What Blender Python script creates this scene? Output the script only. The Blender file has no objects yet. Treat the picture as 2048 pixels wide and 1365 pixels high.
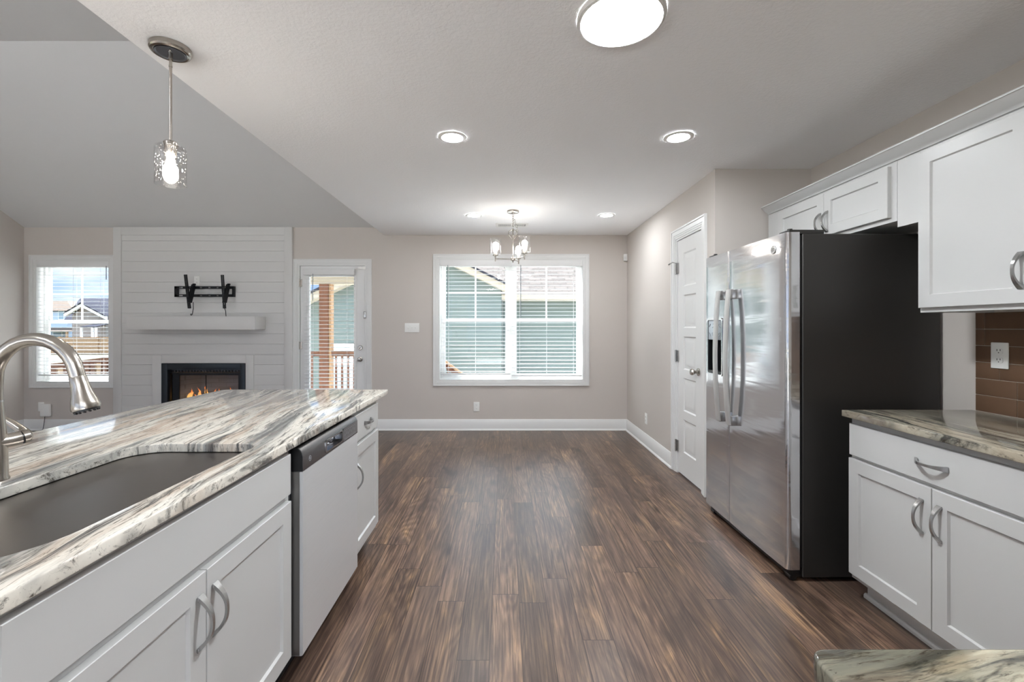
import bpy, bmesh, math, random
from mathutils import Vector, Matrix
sc = bpy.context.scene
C = sc.collection
R = math.radians
# ---------------------------------------------------------------- camera
FPX, VX, VY, H = 905.0, 1009.0, 655.0, 1.30          # focal length and vanishing point of a 2048 x 1365 frame
cd = bpy.data.cameras.new('camera'); cam = bpy.data.objects.new('camera', cd); C.objects.link(cam)
cam.location = (0, 0, H); cam.rotation_euler = (R(90), 0, 0)
cd.sensor_fit = 'HORIZONTAL'; cd.sensor_width = 36.0; cd.lens = FPX / 2048 * 36
cd.shift_x = (1024 - VX) / 2048; cd.shift_y = -(682.5 - VY) / 2048
cd.clip_start = 0.02; cd.clip_end = 500
sc.camera = cam
def at(px, py, Y):                                    # the world point at depth Y along a line of sight
    return Vector(((px - VX) * Y / FPX, Y, H - (py - VY) * Y / FPX))
# ---------------------------------------------------------------- world, sun, exposure
sc.view_settings.view_transform = 'Standard'; sc.view_settings.look = 'None'
sc.view_settings.exposure = 0.86; sc.view_settings.gamma = 1.0
sc.view_settings.use_curve_mapping = False
SKY, SUN = .88, 25.0
LAMP = 4.6
w = bpy.data.worlds.new('sky'); sc.world = w; w.use_nodes = True
nt = w.node_tree; nt.nodes.clear()
def wn(t, **k):
    n = nt.nodes.new(t)
    for a, b in k.items(): setattr(n, a, b)
    return n
tc = wn('ShaderNodeTexCoord'); sep = wn('ShaderNodeSeparateXYZ'); nt.links.new(tc.outputs['Generated'], sep.inputs[0])
rmp = wn('ShaderNodeValToRGB'); nt.links.new(sep.outputs['Z'], rmp.inputs[0])
e = rmp.color_ramp.elements
e[0].position = 0.0; e[0].color = (.42, .55, .80, 1); e[1].position = .12; e[1].color = (.22, .38, .72, 1)
for p_, c_ in ((.30, (1.2, 1.6, 2.2, 1)), (.8, (1.4, 1.9, 2.8, 1))):
    x_ = rmp.color_ramp.elements.new(p_); x_.color = c_
mp = wn('ShaderNodeMapping'); mp.inputs['Scale'].default_value = (1, 1, 3.5); nt.links.new(tc.outputs['Generated'], mp.inputs[0])
nz = wn('ShaderNodeTexNoise'); nz.inputs['Scale'].default_value = 5.0; nz.inputs['Detail'].default_value = 7; nt.links.new(mp.outputs[0], nz.inputs['Vector'])
cr = wn('ShaderNodeValToRGB'); nt.links.new(nz.outputs[0], cr.inputs[0])
cr.color_ramp.elements[0].position = .46; cr.color_ramp.elements[1].position = .66
mx = wn('ShaderNodeMixRGB'); nt.links.new(cr.outputs[0], mx.inputs[0]); nt.links.new(rmp.outputs[0], mx.inputs[1]); 
cl = wn('ShaderNodeValToRGB'); nt.links.new(sep.outputs['Z'], cl.inputs[0])
cl.color_ramp.elements[0].position = .10; cl.color_ramp.elements[0].color = (.72, .77, .86, 1); cl.color_ramp.elements[1].position = .35; cl.color_ramp.elements[1].color = (3.2, 3.25, 3.3, 1)
nt.links.new(cl.outputs[0], mx.inputs[2])
bg = wn('ShaderNodeBackground'); bg.inputs[1].default_value = SKY; nt.links.new(mx.outputs[0], bg.inputs[0])
wo = wn('ShaderNodeOutputWorld'); nt.links.new(bg.outputs[0], wo.inputs[0])
sd = bpy.data.lights.new('sun', 'SUN'); sd.energy = SUN; sd.angle = R(2); sd.color = (.94, .97, 1)
so = bpy.data.objects.new('sun', sd); C.objects.link(so)
so.rotation_euler = Vector((.32, -.42, -1.0)).to_track_quat('-Z', 'Y').to_euler(); so.location = (0, 0, 12)
try:
    cy = sc.cycles; cy.use_denoising = True; cy.max_bounces = 12; cy.diffuse_bounces = 7; cy.glossy_bounces = 5
    cy.transparent_max_bounces = 24; cy.sample_clamp_indirect = 8; cy.caustics_reflective = False; cy.caustics_refractive = False
except Exception: pass
# ---------------------------------------------------------------- mesh helpers
def fr(o, u, v, n):                                   # a frame: columns u, v, n and origin o
    m = Matrix.Identity(4)
    for i, c in enumerate((u, v, n)):
        for j in range(3): m[j][i] = c[j]
    for j in range(3): m[j][3] = o[j]
    return m
def wl(o):
    p = Vector((0, 0, 0))
    while o: p += o.location; o = o.parent
    return p
class MB:
    def __init__(s, M=None): s.bm = bmesh.new(); s.M = M
    def v(s, p):
        p = Vector(p)
        return s.bm.verts.new(s.M @ p if s.M else p)
    def box(s, x0, x1, y0, y1, z0, z1, b=0.0, seg=2, M=None):
        T = Matrix.Translation(((x0+x1)/2, (y0+y1)/2, (z0+z1)/2)) @ Matrix.Diagonal((abs(x1-x0), abs(y1-y0), abs(z1-z0), 1))
        if M: T = M @ T
        if s.M: T = s.M @ T
        r = bmesh.ops.create_cube(s.bm, size=1.0, matrix=T)
        if b > 0:
            b = min(b, .49*min(abs(x1-x0), abs(y1-y0), abs(z1-z0)))
            ed = list({e for v in r['verts'] for e in v.link_edges})
            bmesh.ops.bevel(s.bm, geom=ed, offset=b, segments=seg, affect='EDGES', profile=.5)
        return s
    def loft(s, loops, closed=True, cap=True, M=None):
        if M: loops = [[M @ Vector(p) for p in l] for l in loops]
        vs = [[s.v(p) for p in l] for l in loops]; n = len(vs[0])
        for a, b in zip(vs, vs[1:]):
            for i in range(n if closed else n-1):
                j = (i+1) % n
                try: s.bm.faces.new((a[i], a[j], b[j], b[i]))
                except ValueError: pass
        if cap and closed:
            for l in (vs[0], vs[-1]):
                try: s.bm.faces.new(l)
                except ValueError: pass
        return s
    def face(s, l, M=None):
        s.bm.faces.new([s.v(M @ Vector(p) if M else p) for p in l]); return s
    def prism(s, poly, c0, c1, M=None):               # poly (a,b) extruded along c
        return s.loft([[(a, b, c0) for a, b in poly], [(a, b, c1) for a, b in poly]], M=M)
    def tube(s, path, r, seg=12, cap=True, M=None):
        path = [Vector(p) for p in path]; n = len(path)
        rr = r if isinstance(r, (list, tuple)) else [r]*n
        loops = []; ref = None
        for i, p in enumerate(path):
            t = (path[min(i+1, n-1)] - path[max(i-1, 0)]).normalized()
            if ref is None: ref = Vector((0, 0, 1)) if abs(t.z) < .9 else Vector((1, 0, 0))
            a = (ref - t*ref.dot(t)).normalized(); ref = a; b = t.cross(a)
            loops.append([p + (a*math.cos(k*2*math.pi/seg) + b*math.sin(k*2*math.pi/seg))*rr[i] for k in range(seg)])
        return s.loft(loops, cap=cap, M=M)
    def lathe(s, prof, o=(0, 0, 0), seg=32, M=None, cap=True):   # prof (r,z) about z
        o = Vector(o)
        loops = [[o + Vector((r*math.cos(k*2*math.pi/seg), r*math.sin(k*2*math.pi/seg), z)) for k in range(seg)] for r, z in prof]
        return s.loft(loops, cap=cap, M=M)
    def rings(s, a0, a1, b0, b1, seq, M=None, back=None):   # nested rectangles: (inset, height) from outside in
        loops = []
        if back is not None: loops.append([(a0, b0, back), (a1, b0, back), (a1, b1, back), (a0, b1, back)])
        for i, h in seq: loops.append([(a0+i, b0+i, h), (a1-i, b0+i, h), (a1-i, b1-i, h), (a0+i, b1-i, h)])
        if back is None: s.loft(loops, M=M, cap=False); return s.face(loops[-1], M)
        return s.loft(loops, M=M)
    def sphere(s, c, r, sc3=(1, 1, 1), seg=20, M=None):
        prof = [(math.sin(math.pi*k/12)*r, -math.cos(math.pi*k/12)*r) for k in range(13)]
        prof[0] = (r*.02, -r); prof[-1] = (r*.02, r)
        T = Matrix.Translation(c) @ Matrix.Diagonal((*sc3, 1))
        return s.lathe(prof, seg=seg, M=(M @ T) if M else T)
    def build(s, name, mat, parent=None, local=False, smooth=32, **props):
        bm = s.bm
        bmesh.ops.recalc_face_normals(bm, faces=bm.faces[:])
        lim = R(smooth)
        for f in bm.faces: f.smooth = True
        for ed in bm.edges:
            if len(ed.link_faces) == 2:
                try: ed.smooth = ed.calc_face_angle() < lim
                except ValueError: ed.smooth = False
        if parent is not None and not local:
            bmesh.ops.translate(bm, verts=bm.verts[:], vec=-wl(parent))
        me = bpy.data.meshes.new(name); bm.to_mesh(me); bm.free()
        o = bpy.data.objects.new(name, me); C.objects.link(o)
        if mat: me.materials.append(mat)
        if parent is not None: o.parent = parent
        for k, val in props.items(): o[k] = val
        return o
def thing(name, label, cat, loc=(0, 0, 0), group=None, rz=0, kind=None):
    o = bpy.data.objects.new(name, None); C.objects.link(o); o.empty_display_size = .1
    o.location = loc; o.rotation_euler = (0, 0, rz); o['label'] = label; o['category'] = cat
    if group: o['group'] = group
    if kind: o['kind'] = kind
    return o
def tag(o, label, cat, group=None, kind=None):
    o['label'] = label; o['category'] = cat
    if group: o['group'] = group
    if kind: o['kind'] = kind
    return o
def struct(o, label=None):
    o['kind'] = 'structure'
    if label: o['label'] = label
    return o
def dup(o, loc, rz=None, label=None):                  # a thing, its parts and their sub-parts
    def cp(x, par):
        c = x.copy(); C.objects.link(c)
        if par: c.parent = par
        for ch in list(x.children): cp(ch, c)
        return c
    r = cp(o, None); r.location = loc
    if rz is not None: r.rotation_euler = (0, 0, rz)
    if label: r['label'] = label
    return r
def rrect(x0, x1, y0, y1, rad, seg=8):                 # rounded rectangle; rad = one or four radii (x0y0, x1y0, x1y1, x0y1)
    if not isinstance(rad, (list, tuple)): rad = [rad]*4
    out = []
    for (cx, cy, sx, sy, a0), r in zip(((x0, y0, 1, 1, 180), (x1, y0, -1, 1, 270), (x1, y1, -1, -1, 0), (x0, y1, 1, -1, 90)), rad):
        for k in range(seg+1):
            a = R(a0 + 90*k/seg); out.append((cx + sx*r + math.cos(a)*r, cy + sy*r + math.sin(a)*r))
    return out
def slab(name, loops, z0, z1, bev, mat, parent=None):   # flat slab with holes and eased edges
    cu = bpy.data.curves.new(name, 'CURVE'); cu.dimensions = '2D'; cu.fill_mode = 'BOTH'
    cu.extrude = (z1-z0)/2 - bev; cu.bevel_depth = bev; cu.bevel_resolution = 2; cu.offset = -bev
    for l in loops:
        sp = cu.splines.new('POLY'); sp.points.add(len(l)-1); sp.use_cyclic_u = True
        for p, (x, y) in zip(sp.points, l): p.co = (x, y, 0, 1)
    co = bpy.data.objects.new(name + '_outline', cu); C.objects.link(co)
    bpy.context.view_layer.update()
    me = bpy.data.meshes.new_from_object(co.evaluated_get(bpy.context.evaluated_depsgraph_get()))
    bpy.data.objects.remove(co); me.name = name
    bm = bmesh.new(); bm.from_mesh(me); bmesh.ops.remove_doubles(bm, verts=bm.verts[:], dist=1e-5)
    bmesh.ops.translate(bm, verts=bm.verts[:], vec=(0, 0, (z0+z1)/2))
    m = MB(); m.bm.free(); m.bm = bm; bpy.data.meshes.remove(me)
    return m.build(name, mat, parent)
# ---------------------------------------------------------------- material helpers
class G:
    def __init__(s, name):
        s.m = bpy.data.materials.new(name); s.m.use_nodes = True; s.t = s.m.node_tree; s.t.nodes.clear()
        s.out = s.n('ShaderNodeOutputMaterial')
    def n(s, t, ins=None, **k):
        x = s.t.nodes.new(t)
        for a, b in k.items(): setattr(x, a, b)
        for a, b in (ins or {}).items(): s.set(x.inputs[a], b)
        return x
    def set(s, i, v):
        if isinstance(v, bpy.types.NodeSocket): s.t.links.new(v, i)
        elif isinstance(v, bpy.types.Node): s.t.links.new(v.outputs[0], i)
        elif isinstance(v, tuple) and len(v) == 3 and i.type == 'RGBA': i.default_value = (*v, 1)
        else: i.default_value = v
    def math(s, op, a, b=0.0, c=0.0):
        return s.n('ShaderNodeMath', {0: a, 1: b, 2: c}, operation=op).outputs[0]
    def mix(s, f, a, b, mode='MIX'):
        return s.n('ShaderNodeMixRGB', {0: f, 1: a, 2: b}, blend_type=mode).outputs[0]
    def ramp(s, f, stops, interp='LINEAR'):
        x = s.n('ShaderNodeValToRGB', {0: f}); cr = x.color_ramp; cr.interpolation = interp
        while len(cr.elements) < len(stops): cr.elements.new(.5)
        for el, (p, c) in zip(cr.elements, stops):
            el.position = p; el.color = (*c, 1) if isinstance(c, tuple) else (c, c, c, 1)
        return x.outputs[0]
    def co(s, scale=(1, 1, 1), rot=(0, 0, 0), loc=(0, 0, 0), kind='Object'):
        t = s.n('ShaderNodeTexCoord')
        return s.n('ShaderNodeMapping', {'Vector': t.outputs[kind], 'Scale': scale, 'Rotation': rot, 'Location': loc}).outputs[0]
    def noise(s, vec, scale, detail=4, rough=.5, dist=0.0):
        return s.n('ShaderNodeTexNoise', {'Vector': vec, 'Scale': scale, 'Detail': detail, 'Roughness': rough, 'Distortion': dist}).outputs[0]
    def bump(s, h, strength=.2, dist=.01):
        return s.n('ShaderNodeBump', {'Height': h, 'Strength': strength, 'Distance': dist}).outputs[0]
    def pbr(s, col, rough=.5, metal=0.0, normal=None, **k):
        p = s.n('ShaderNodeBsdfPrincipled', {'Base Color': col, 'Roughness': rough, 'Metallic': metal})
        if normal is not None: s.set(p.inputs['Normal'], normal)
        for a, b in k.items(): s.set(p.inputs[a.replace('_', ' ')], b)
        s.t.links.new(p.outputs[0], s.out.inputs[0]); return s.m
def lin(r, g, b):
    f = lambda c: c/12.92 if c <= .04045 else ((c+.055)/1.055)**2.4
    return tuple(f(x/255) for x in (r, g, b))
def simple(name, rgb, rough=.5, metal=0.0, var=.04, scale=6, bs=0, bscale=200, **k):
    g = G(name); c = lin(*rgb)
    nz = g.noise(g.co(), scale, 3)
    col = g.mix(nz, tuple(x*(1-var) for x in c), tuple(min(1, x*(1+var)) for x in c))
    nm = g.bump(g.noise(g.co(), bscale, 2), bs, .002) if bs else None
    return g.pbr(col, rough, metal, nm, **k)
def emit(name, col, strength):
    g = G(name); e = g.n('ShaderNodeEmission', {'Color': col, 'Strength': strength}); g.t.links.new(e.outputs[0], g.out.inputs[0]); return g.m
def thin_glass(name, tint=(1, 1, 1), refl=.06, seeds=False):
    g = G(name)
    tr = g.n('ShaderNodeBsdfTransparent', {'Color': tint}); gl = g.n('ShaderNodeBsdfGlossy', {'Roughness': .02})
    lw = g.n('ShaderNodeLayerWeight', {'Blend': .25})
    f = g.math('ADD', g.math('MULTIPLY', lw.outputs['Facing'], refl*2.2), refl*.5)
    m = g.n('ShaderNodeMixShader', {0: f, 1: tr, 2: gl})
    if seeds:
        vo = g.n('ShaderNodeTexVoronoi', {'Vector': g.co(), 'Scale': 95.0})
        sp = g.ramp(vo.outputs['Distance'], [(.09, .28), (.18, 0.0)])
        m2 = g.n('ShaderNodeMixShader', {0: sp, 1: m.outputs[0], 2: g.n('ShaderNodeBsdfTranslucent', {'Color': (1, 1, 1)}).outputs[0]})
        m = m2
    g.t.links.new(m.outputs[0], g.out.inputs[0]); return g.m
# ---------------------------------------------------------------- materials
WALL = simple('greige_wall_paint', (202, 195, 189), .75, bs=.12, bscale=160, var=.015, scale=2)
TRIM = simple('white_trim_paint', (224, 224, 223), .38, var=.01)
CAB = simple('white_cabinet_paint', (195, 195, 194), .34, var=.012, scale=3)
BLINDM = simple('white_blind_slat', (226, 226, 226), .45, var=.01)
g = G('textured_ceiling_paint')
v1 = g.noise(g.co(), 58, 4, .6, .4); v2 = g.ramp(v1, [(.42, 0.0), (.58, 1.0)])
CEIL = g.pbr(lin(246, 246, 247), .85, 0, g.bump(v2, .16, .005))
SHIP = simple('white_shiplap_paint', (212, 211, 209), .45, var=.01)
WHITE = simple('white_plastic', (238, 238, 235), .35, var=.01)
SLOT = simple('dark_slot', (40, 40, 42), .6)
BLACK = simple('black_metal', (22, 24, 28), .45, .3, var=.1)
BLKP = simple('black_plastic', (18, 19, 21), .35, var=.1)
def steel(name, rgb, rough, streak=(1, 1, 1), wave=0.0, wvec=(1, 1, 1), sstr=.04, metal=1.0):
    g = G(name)
    st = g.noise(g.co(streak), 1.0, 5, .6)
    c = lin(*rgb); col = g.mix(st, tuple(x*.93 for x in c), tuple(min(1, x*1.05) for x in c))
    nm = None
    if wave:
        h = g.math('MULTIPLY_ADD', g.noise(g.co((1.5, 3.0, 26)), 1.0, 1, .4, .5), .16, g.noise(g.co(wvec), 1.0, 1, .4, .3))
        nm = g.bump(h, wave, .02)
    ro = g.math('ADD', g.math('MULTIPLY', st, sstr*2), rough-sstr)
    return g.pbr(col, ro, metal, nm)
FRIDGE = steel('brushed_stainless_door', (208, 208, 210), .11, (300, 6, 300), .24, (1.0, 1.3, 5.0), metal=.92)
DWST = steel('dishwasher_stainless', (222, 224, 226), .36, (300, 6, 300), .0, sstr=.05, metal=.5)
SINK = steel('brushed_sink_steel', (128, 122, 118), .30, (4, 200, 200), 0)
NICKEL = steel('brushed_nickel', (176, 170, 162), .24, (60, 60, 400), 0)
PULL = steel('satin_nickel_pull', (172, 171, 170), .24, (60, 60, 60), 0, metal=.85)
CHROME = steel('polished_chrome', (205, 205, 205), .10, (60, 60, 60), 0)
FRSIDE = simple('dark_grey_fridge_side', (52, 50, 48), .42, .25, var=.05, bs=.15, bscale=500)
GLASS = thin_glass('window_glass', (.97, .99, .985), .05)
SHADE = thin_glass('seeded_shade_glass', (.97, .97, .97), .16, True)
FGLASS = thin_glass('fireplace_glass', (.75, .75, .77), .06)
BULB = emit('glowing_bulb', (1, .94, .86), 8*LAMP)
PBULB = emit('glowing_pendant_bulb', (1, .92, .82), 20*LAMP)
LED = emit('led_diffuser', (.93, .97, 1), 30*LAMP)
LEDBIG = emit('led_panel_diffuser', (.93, .97, 1), 25*LAMP)
# wood plank floor
g = G('dark_wood_plank_floor')
tcx = g.n('ShaderNodeTexCoord'); sp = g.n('ShaderNodeSeparateXYZ', {0: tcx.outputs['Object']})
X, Y = sp.outputs[0], sp.outputs[1]
xs = g.math('DIVIDE', g.math('SUBTRACT', X, .0693), .128); i_ = g.math('FLOOR', xs); fx = g.math('FRACT', xs)
rr = g.n('ShaderNodeTexWhiteNoise', {'W': i_}, noise_dimensions='1D').outputs['Value']
ys = g.math('ADD', g.math('DIVIDE', Y, 1.22), g.math('MULTIPLY', rr, 7.3)); j_ = g.math('FLOOR', ys); fy = g.math('FRACT', ys)
idv = g.n('ShaderNodeCombineXYZ', {0: i_, 1: j_})
wnz = g.n('ShaderNodeTexWhiteNoise', {'Vector': idv.outputs[0]}, noise_dimensions='2D')
r1 = wnz.outputs['Value']; sc3 = g.n('ShaderNodeSeparateXYZ', {0: wnz.outputs['Color']}); r2, r3 = sc3.outputs[1], sc3.outputs[2]
def gv(kx, ky):
    return g.n('ShaderNodeCombineXYZ', {0: g.math('ADD', g.math('MULTIPLY', X, kx), g.math('MULTIPLY', r1, 61.0)),
                                        1: g.math('ADD', g.math('MULTIPLY', Y, ky), g.math('MULTIPLY', r2, 47.0)), 2: g.math('MULTIPLY', r3, 9.0)}).outputs[0]
cloud = g.noise(gv(8, 1.7), 1.0, 5, .62, 1.0)
fine = g.noise(gv(110, 3.0), 1.0, 5, .65, .4)
ringn = g.noise(gv(5.5, .55), 1.0, 2, .45, .5)
ring = g.math('MULTIPLY_ADD', g.math('SINE', g.math('MULTIPLY', ringn, 120.0)), .5, .5)
knot = g.n('ShaderNodeTexVoronoi', {'Vector': gv(5.0, 1.7), 'Scale': 1.0, 'Randomness': 1.0}).outputs['Distance']
knot = g.ramp(knot, [(.05, 1.0), (.17, 0.0)])
base = g.ramp(cloud, [(.28, lin(70, 53, 45)), (.42, lin(118, 94, 80)), (.58, lin(144, 116, 94)), (.74, lin(190, 150, 108))])
base = g.mix(g.math('MULTIPLY', ring, .46), base, lin(70, 53, 46))
base = g.mix(g.ramp(fine, [(.40, .75), (.60, 0.0)]), base, lin(46, 33, 28))
base = g.mix(g.math('MULTIPLY', knot, .75), base, lin(34, 25, 22))
tone = g.math('MULTIPLY_ADD', r1, .66, .62)
base = g.mix(1.0, base, g.n('ShaderNodeCombineXYZ', {0: tone, 1: tone, 2: tone}).outputs[0], 'MULTIPLY')
base = g.mix(g.math('MULTIPLY', r3, .22), base, lin(112, 98, 92))
edx = g.math('MINIMUM', fx, g.math('SUBTRACT', 1.0, fx)); edy = g.math('MINIMUM', fy, g.math('SUBTRACT', 1.0, fy))
seam = g.math('MAXIMUM', g.math('LESS_THAN', edx, .011), g.math('LESS_THAN', edy, .0013))
base = g.mix(g.math('MULTIPLY', seam, .8), base, lin(24, 18, 16))
hh = g.math('SUBTRACT', g.math('MULTIPLY', fine, .25), g.math('MULTIPLY', seam, 1.0))
FLOOR = g.pbr(base, g.math('MULTIPLY_ADD', fine, .14, .25), 0, g.bump(hh, .25, .002), Specular_IOR_Level=.5)
# granite
def granite(name, rz, off, tint=(1, 1, 1), dark=1.0, warm=1.0, patch=0):
    g = G(name)
    v = g.co((1, 1, 1), (0, 0, rz), off)
    wob = g.noise(v, 2.2, 3, .5)
    sepv = g.n('ShaderNodeSeparateXYZ', {0: v})
    ax = g.math('ADD', sepv.outputs[0], g.math('MULTIPLY', wob, .07))
    def sv(kx, ky, o): return g.n('ShaderNodeCombineXYZ', {0: g.math('MULTIPLY', ax, kx), 1: g.math('MULTIPLY', sepv.outputs[1], ky), 2: g.math('MULTIPLY_ADD', sepv.outputs[2], ky*2.0, o)}).outputs[0]
    big = g.noise(sv(9, .8, 0.0), 1.0, 5, .62, .25)
    mid = g.noise(sv(36, 2.6, 3.0), 1.0, 6, .7, .45)
    finev = g.noise(sv(115, 12, 7.0), 1.0, 6, .75, .5)
    speck = g.noise(sv(160, 50, 5.0), 1.0, 4, .7, .4)
    tan = g.noise(sv(11, 1.5, 11.0), 1.0, 4, .6, .4)
    b = g.ramp(big, [(.32, lin(96, 98, 99)), (.40, lin(150, 150, 146)), (.48, lin(222, 217, 206)), (.60, lin(232, 227, 216)), (.67, lin(138, 137, 133))])
    b = g.mix(g.ramp(tan, [(.51, 0.0), (.65, .58*warm)]), b, lin(176, 146, 120))
    b = g.mix(g.ramp(mid, [(.38, .92*dark), (.47, 0.0)]), b, lin(84, 84, 83))
    b = g.mix(g.ramp(mid, [(.55, 0.0), (.68, .55)]), b, lin(242, 238, 228))
    b = g.mix(g.ramp(finev, [(.36, .85), (.45, 0.0)]), b, lin(72, 66, 60))
    b = g.mix(g.ramp(finev, [(.55, 0.0), (.66, .35)]), b, lin(146, 134, 120))
    b = g.mix(g.ramp(speck, [(.28, .8), (.36, 0.0)]), b, lin(48, 44, 40))
    if patch:
        pn = g.noise(sv(34, 9, 21.0), 1.0, 4, .6, .6)
        b = g.mix(g.ramp(pn, [(.33, .92), (.42, 0.0)]), b, lin(56, 54, 46))
    b = g.mix(1.0, b, tint, 'MULTIPLY')
    return g.pbr(b, .08, 0, None, Specular_IOR_Level=.55)
GRAN = granite('streaked_granite', R(-8), (.31, .2, 0))
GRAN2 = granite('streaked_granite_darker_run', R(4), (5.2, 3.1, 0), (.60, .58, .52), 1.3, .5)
GRAN3 = granite('streaked_granite_cross_run', R(80), (2.6, 7.7, 0), (.90, .85, .69), 1.2, .5, 1)
# tiles, exterior
TILE = simple('brown_gloss_tile', (112, 87, 69), .22, var=.16, scale=9, bs=.08, bscale=30)
GROUT = simple('pale_grout', (186, 174, 160), .85)
SIDING = simple('sage_green_siding', (94, 104, 98), .6, var=.04)
TANTRIM = simple('tan_exterior_trim', (160, 149, 131), .6)
GREYSID = simple('taupe_siding', (140, 132, 126), .7)
BLUESID = simple('pale_blue_siding', (176, 190, 206), .7)
g = G('asphalt_shingles')
br = g.n('ShaderNodeTexBrick', {'Vector': g.co(), 'Scale': 1.0, 'Color1': lin(94, 87, 83), 'Color2': lin(64, 59, 57), 'Mortar': lin(42, 39, 38), 'Mortar Size': .012, 'Brick Width': .32, 'Row Height': .14})
SHING = g.pbr(g.mix(.5, br.outputs[0], g.mix(g.noise(g.co((2, 8, 8)), 3, 4), lin(50, 47, 46), lin(106, 99, 94))), .9, Specular_IOR_Level=0.0)
DKROOF = simple('dark_grey_shingles', (48, 48, 54), .9, Specular_IOR_Level=0.0, var=.15, scale=3)
BRROOF = simple('brown_grey_shingles', (92, 82, 75), .9, Specular_IOR_Level=0.0, var=.1, scale=3)
g = G('red_brown_stained_wood')
STAIN = g.pbr(g.mix(g.noise(g.co((9, 9, 1.2)), 3, 4), lin(86, 52, 36), lin(124, 78, 52)), .7)
g = G('tan_cedar_wood')
CEDAR = g.pbr(g.mix(g.noise(g.co((8, 8, 1)), 2, 4), lin(150, 116, 86), lin(184, 150, 114)), .75)
g = G('grass')
LAWN = g.pbr(g.mix(g.noise(g.co(), 1.2, 6), lin(50, 56, 34), lin(76, 70, 54)), .95)
CONC = simple('pale_concrete', (222, 220, 216), .9, var=.08)
# ================================================================ the setting
YB, XL, XD, XK, YJ, HC, XS = 5.711, -6.063, 1.546, 2.25, 3.323, 2.464, -1.52
def wall(name, axis, a, t, u0, u1, z0, z1, holes, mat):     # axis 'y': plane y=a..a+t spanning x; axis 'x': plane x=a..a+t spanning y
    m = MB()
    us = sorted({u0, u1, *[h[0] for h in holes], *[h[1] for h in holes]})
    for p, q in zip(us, us[1:]):
        zs = [(z0, z1)]
        for h in holes:
            if h[0] <= p + 1e-6 and q - 1e-6 <= h[1]:
                zs = [s for lo, hi in zs for s in ((lo, min(hi, h[2])), (max(lo, h[3]), hi)) if s[1] - s[0] > 1e-4]
        for lo, hi in zs:
            if axis == 'y': m.box(p, q, a, a+t, lo, hi)
            else: m.box(a, a+t, p, q, lo, hi)
    return struct(m.build(name, mat))
W1 = (-5.915, -4.985, .606, 2.14); W2 = (-.83, .997, .631, 2.152); D1 = (-2.605, -1.742, 0, 2.092)
D2 = (3.538, 4.067, 0, 2.086)
struct(MB().box(-6.21, 2.40, -3.6, 5.861, -.12, 0).build('floor', FLOOR), 'dark brown wood plank floor')
wall('wall_back', 'y', YB, .15, XL, 1.69, 0, 2.56, [W1, W2, D1, (-4.30, -3.24, .12, .86)], WALL)
wall('wall_left', 'x', XL-.15, .15, -3.6, 5.861, 0, 3.70, [(-2.6, -.6, .5, 2.3), (.4, 1.5, .5, 2.3)], WALL)  # unseen window openings added in this wall to let daylight in
wall('wall_right', 'x', XD, .144, YJ, YB, 0, HC, [D2], WALL)
struct(MB().box(XD+.144, 2.40, YJ, YJ+.12, 0, HC).build('wall_jog', WALL))
struct(MB().box(XK, XK+.15, -3.6, YJ, 0, HC).build('wall_kitchen', WALL))
struct(MB().box(.30, XK, -.26, -.13, 0, HC).build('wall_rear', WALL))
wall('wall_hall', 'y', -3.6, .15, XL, XK, 0, 3.70, [(-5.7, -1.75, .05, 2.35), (-1.25, 2.0, .05, 2.35)], WALL)  # wide openings added out of view to flood the rooms with daylight
struct(MB().box(XS, 2.40, -3.6, 5.861, HC, HC+.10).build('ceiling', CEIL))
struct(MB().box(XS, XS+.10, -3.6, 5.80, HC+.10, 3.70).build('wall_soffit', CEIL))
# vaulted living room ceiling: slope up from the back wall, flat at the top
prof = [(5.861, 2.479), (5.861, 2.60), (3.72, 3.78), (-3.6, 3.78), (-3.6, 3.656), (3.722, 3.656)]
VAULT = simple('vault_ceiling_paint', (214, 214, 214), .85, var=.01, bs=.12, bscale=60)
struct(MB(fr((XL-.15, 0, 0), (0, 1, 0), (0, 0, 1), (1, 0, 0))).prism(prof, 0, XS+.10-XL+.15).build('ceiling_vault', VAULT, smooth=8))
# baseboards with shoe moulding
BP = [(0, 0), (.026, 0), (.026, .008), (.016, .022), (.016, .104), (.0125, .112), (.0105, .126), (.005, .139), (0, .139)]
def baseboard(name, o, d, n, L):
    return struct(MB(fr(o, n, (0, 0, 1), d)).prism(BP, 0, L).build(name, TRIM))
baseboard('baseboard_back', (-1.668, YB, 0), (1, 0, 0), (0, -1, 0), XD+1.668)
baseboard('baseboard_living', (XL, YB, 0), (1, 0, 0), (0, -1, 0), 1.16)
baseboard('baseboard_right', (XD, 4.152, 0), (0, 1, 0), (-1, 0, 0), YB-4.152)
baseboard('baseboard_left', (XL, -3.4, 0), (0, 1, 0), (1, 0, 0), YB+3.4)
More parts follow.
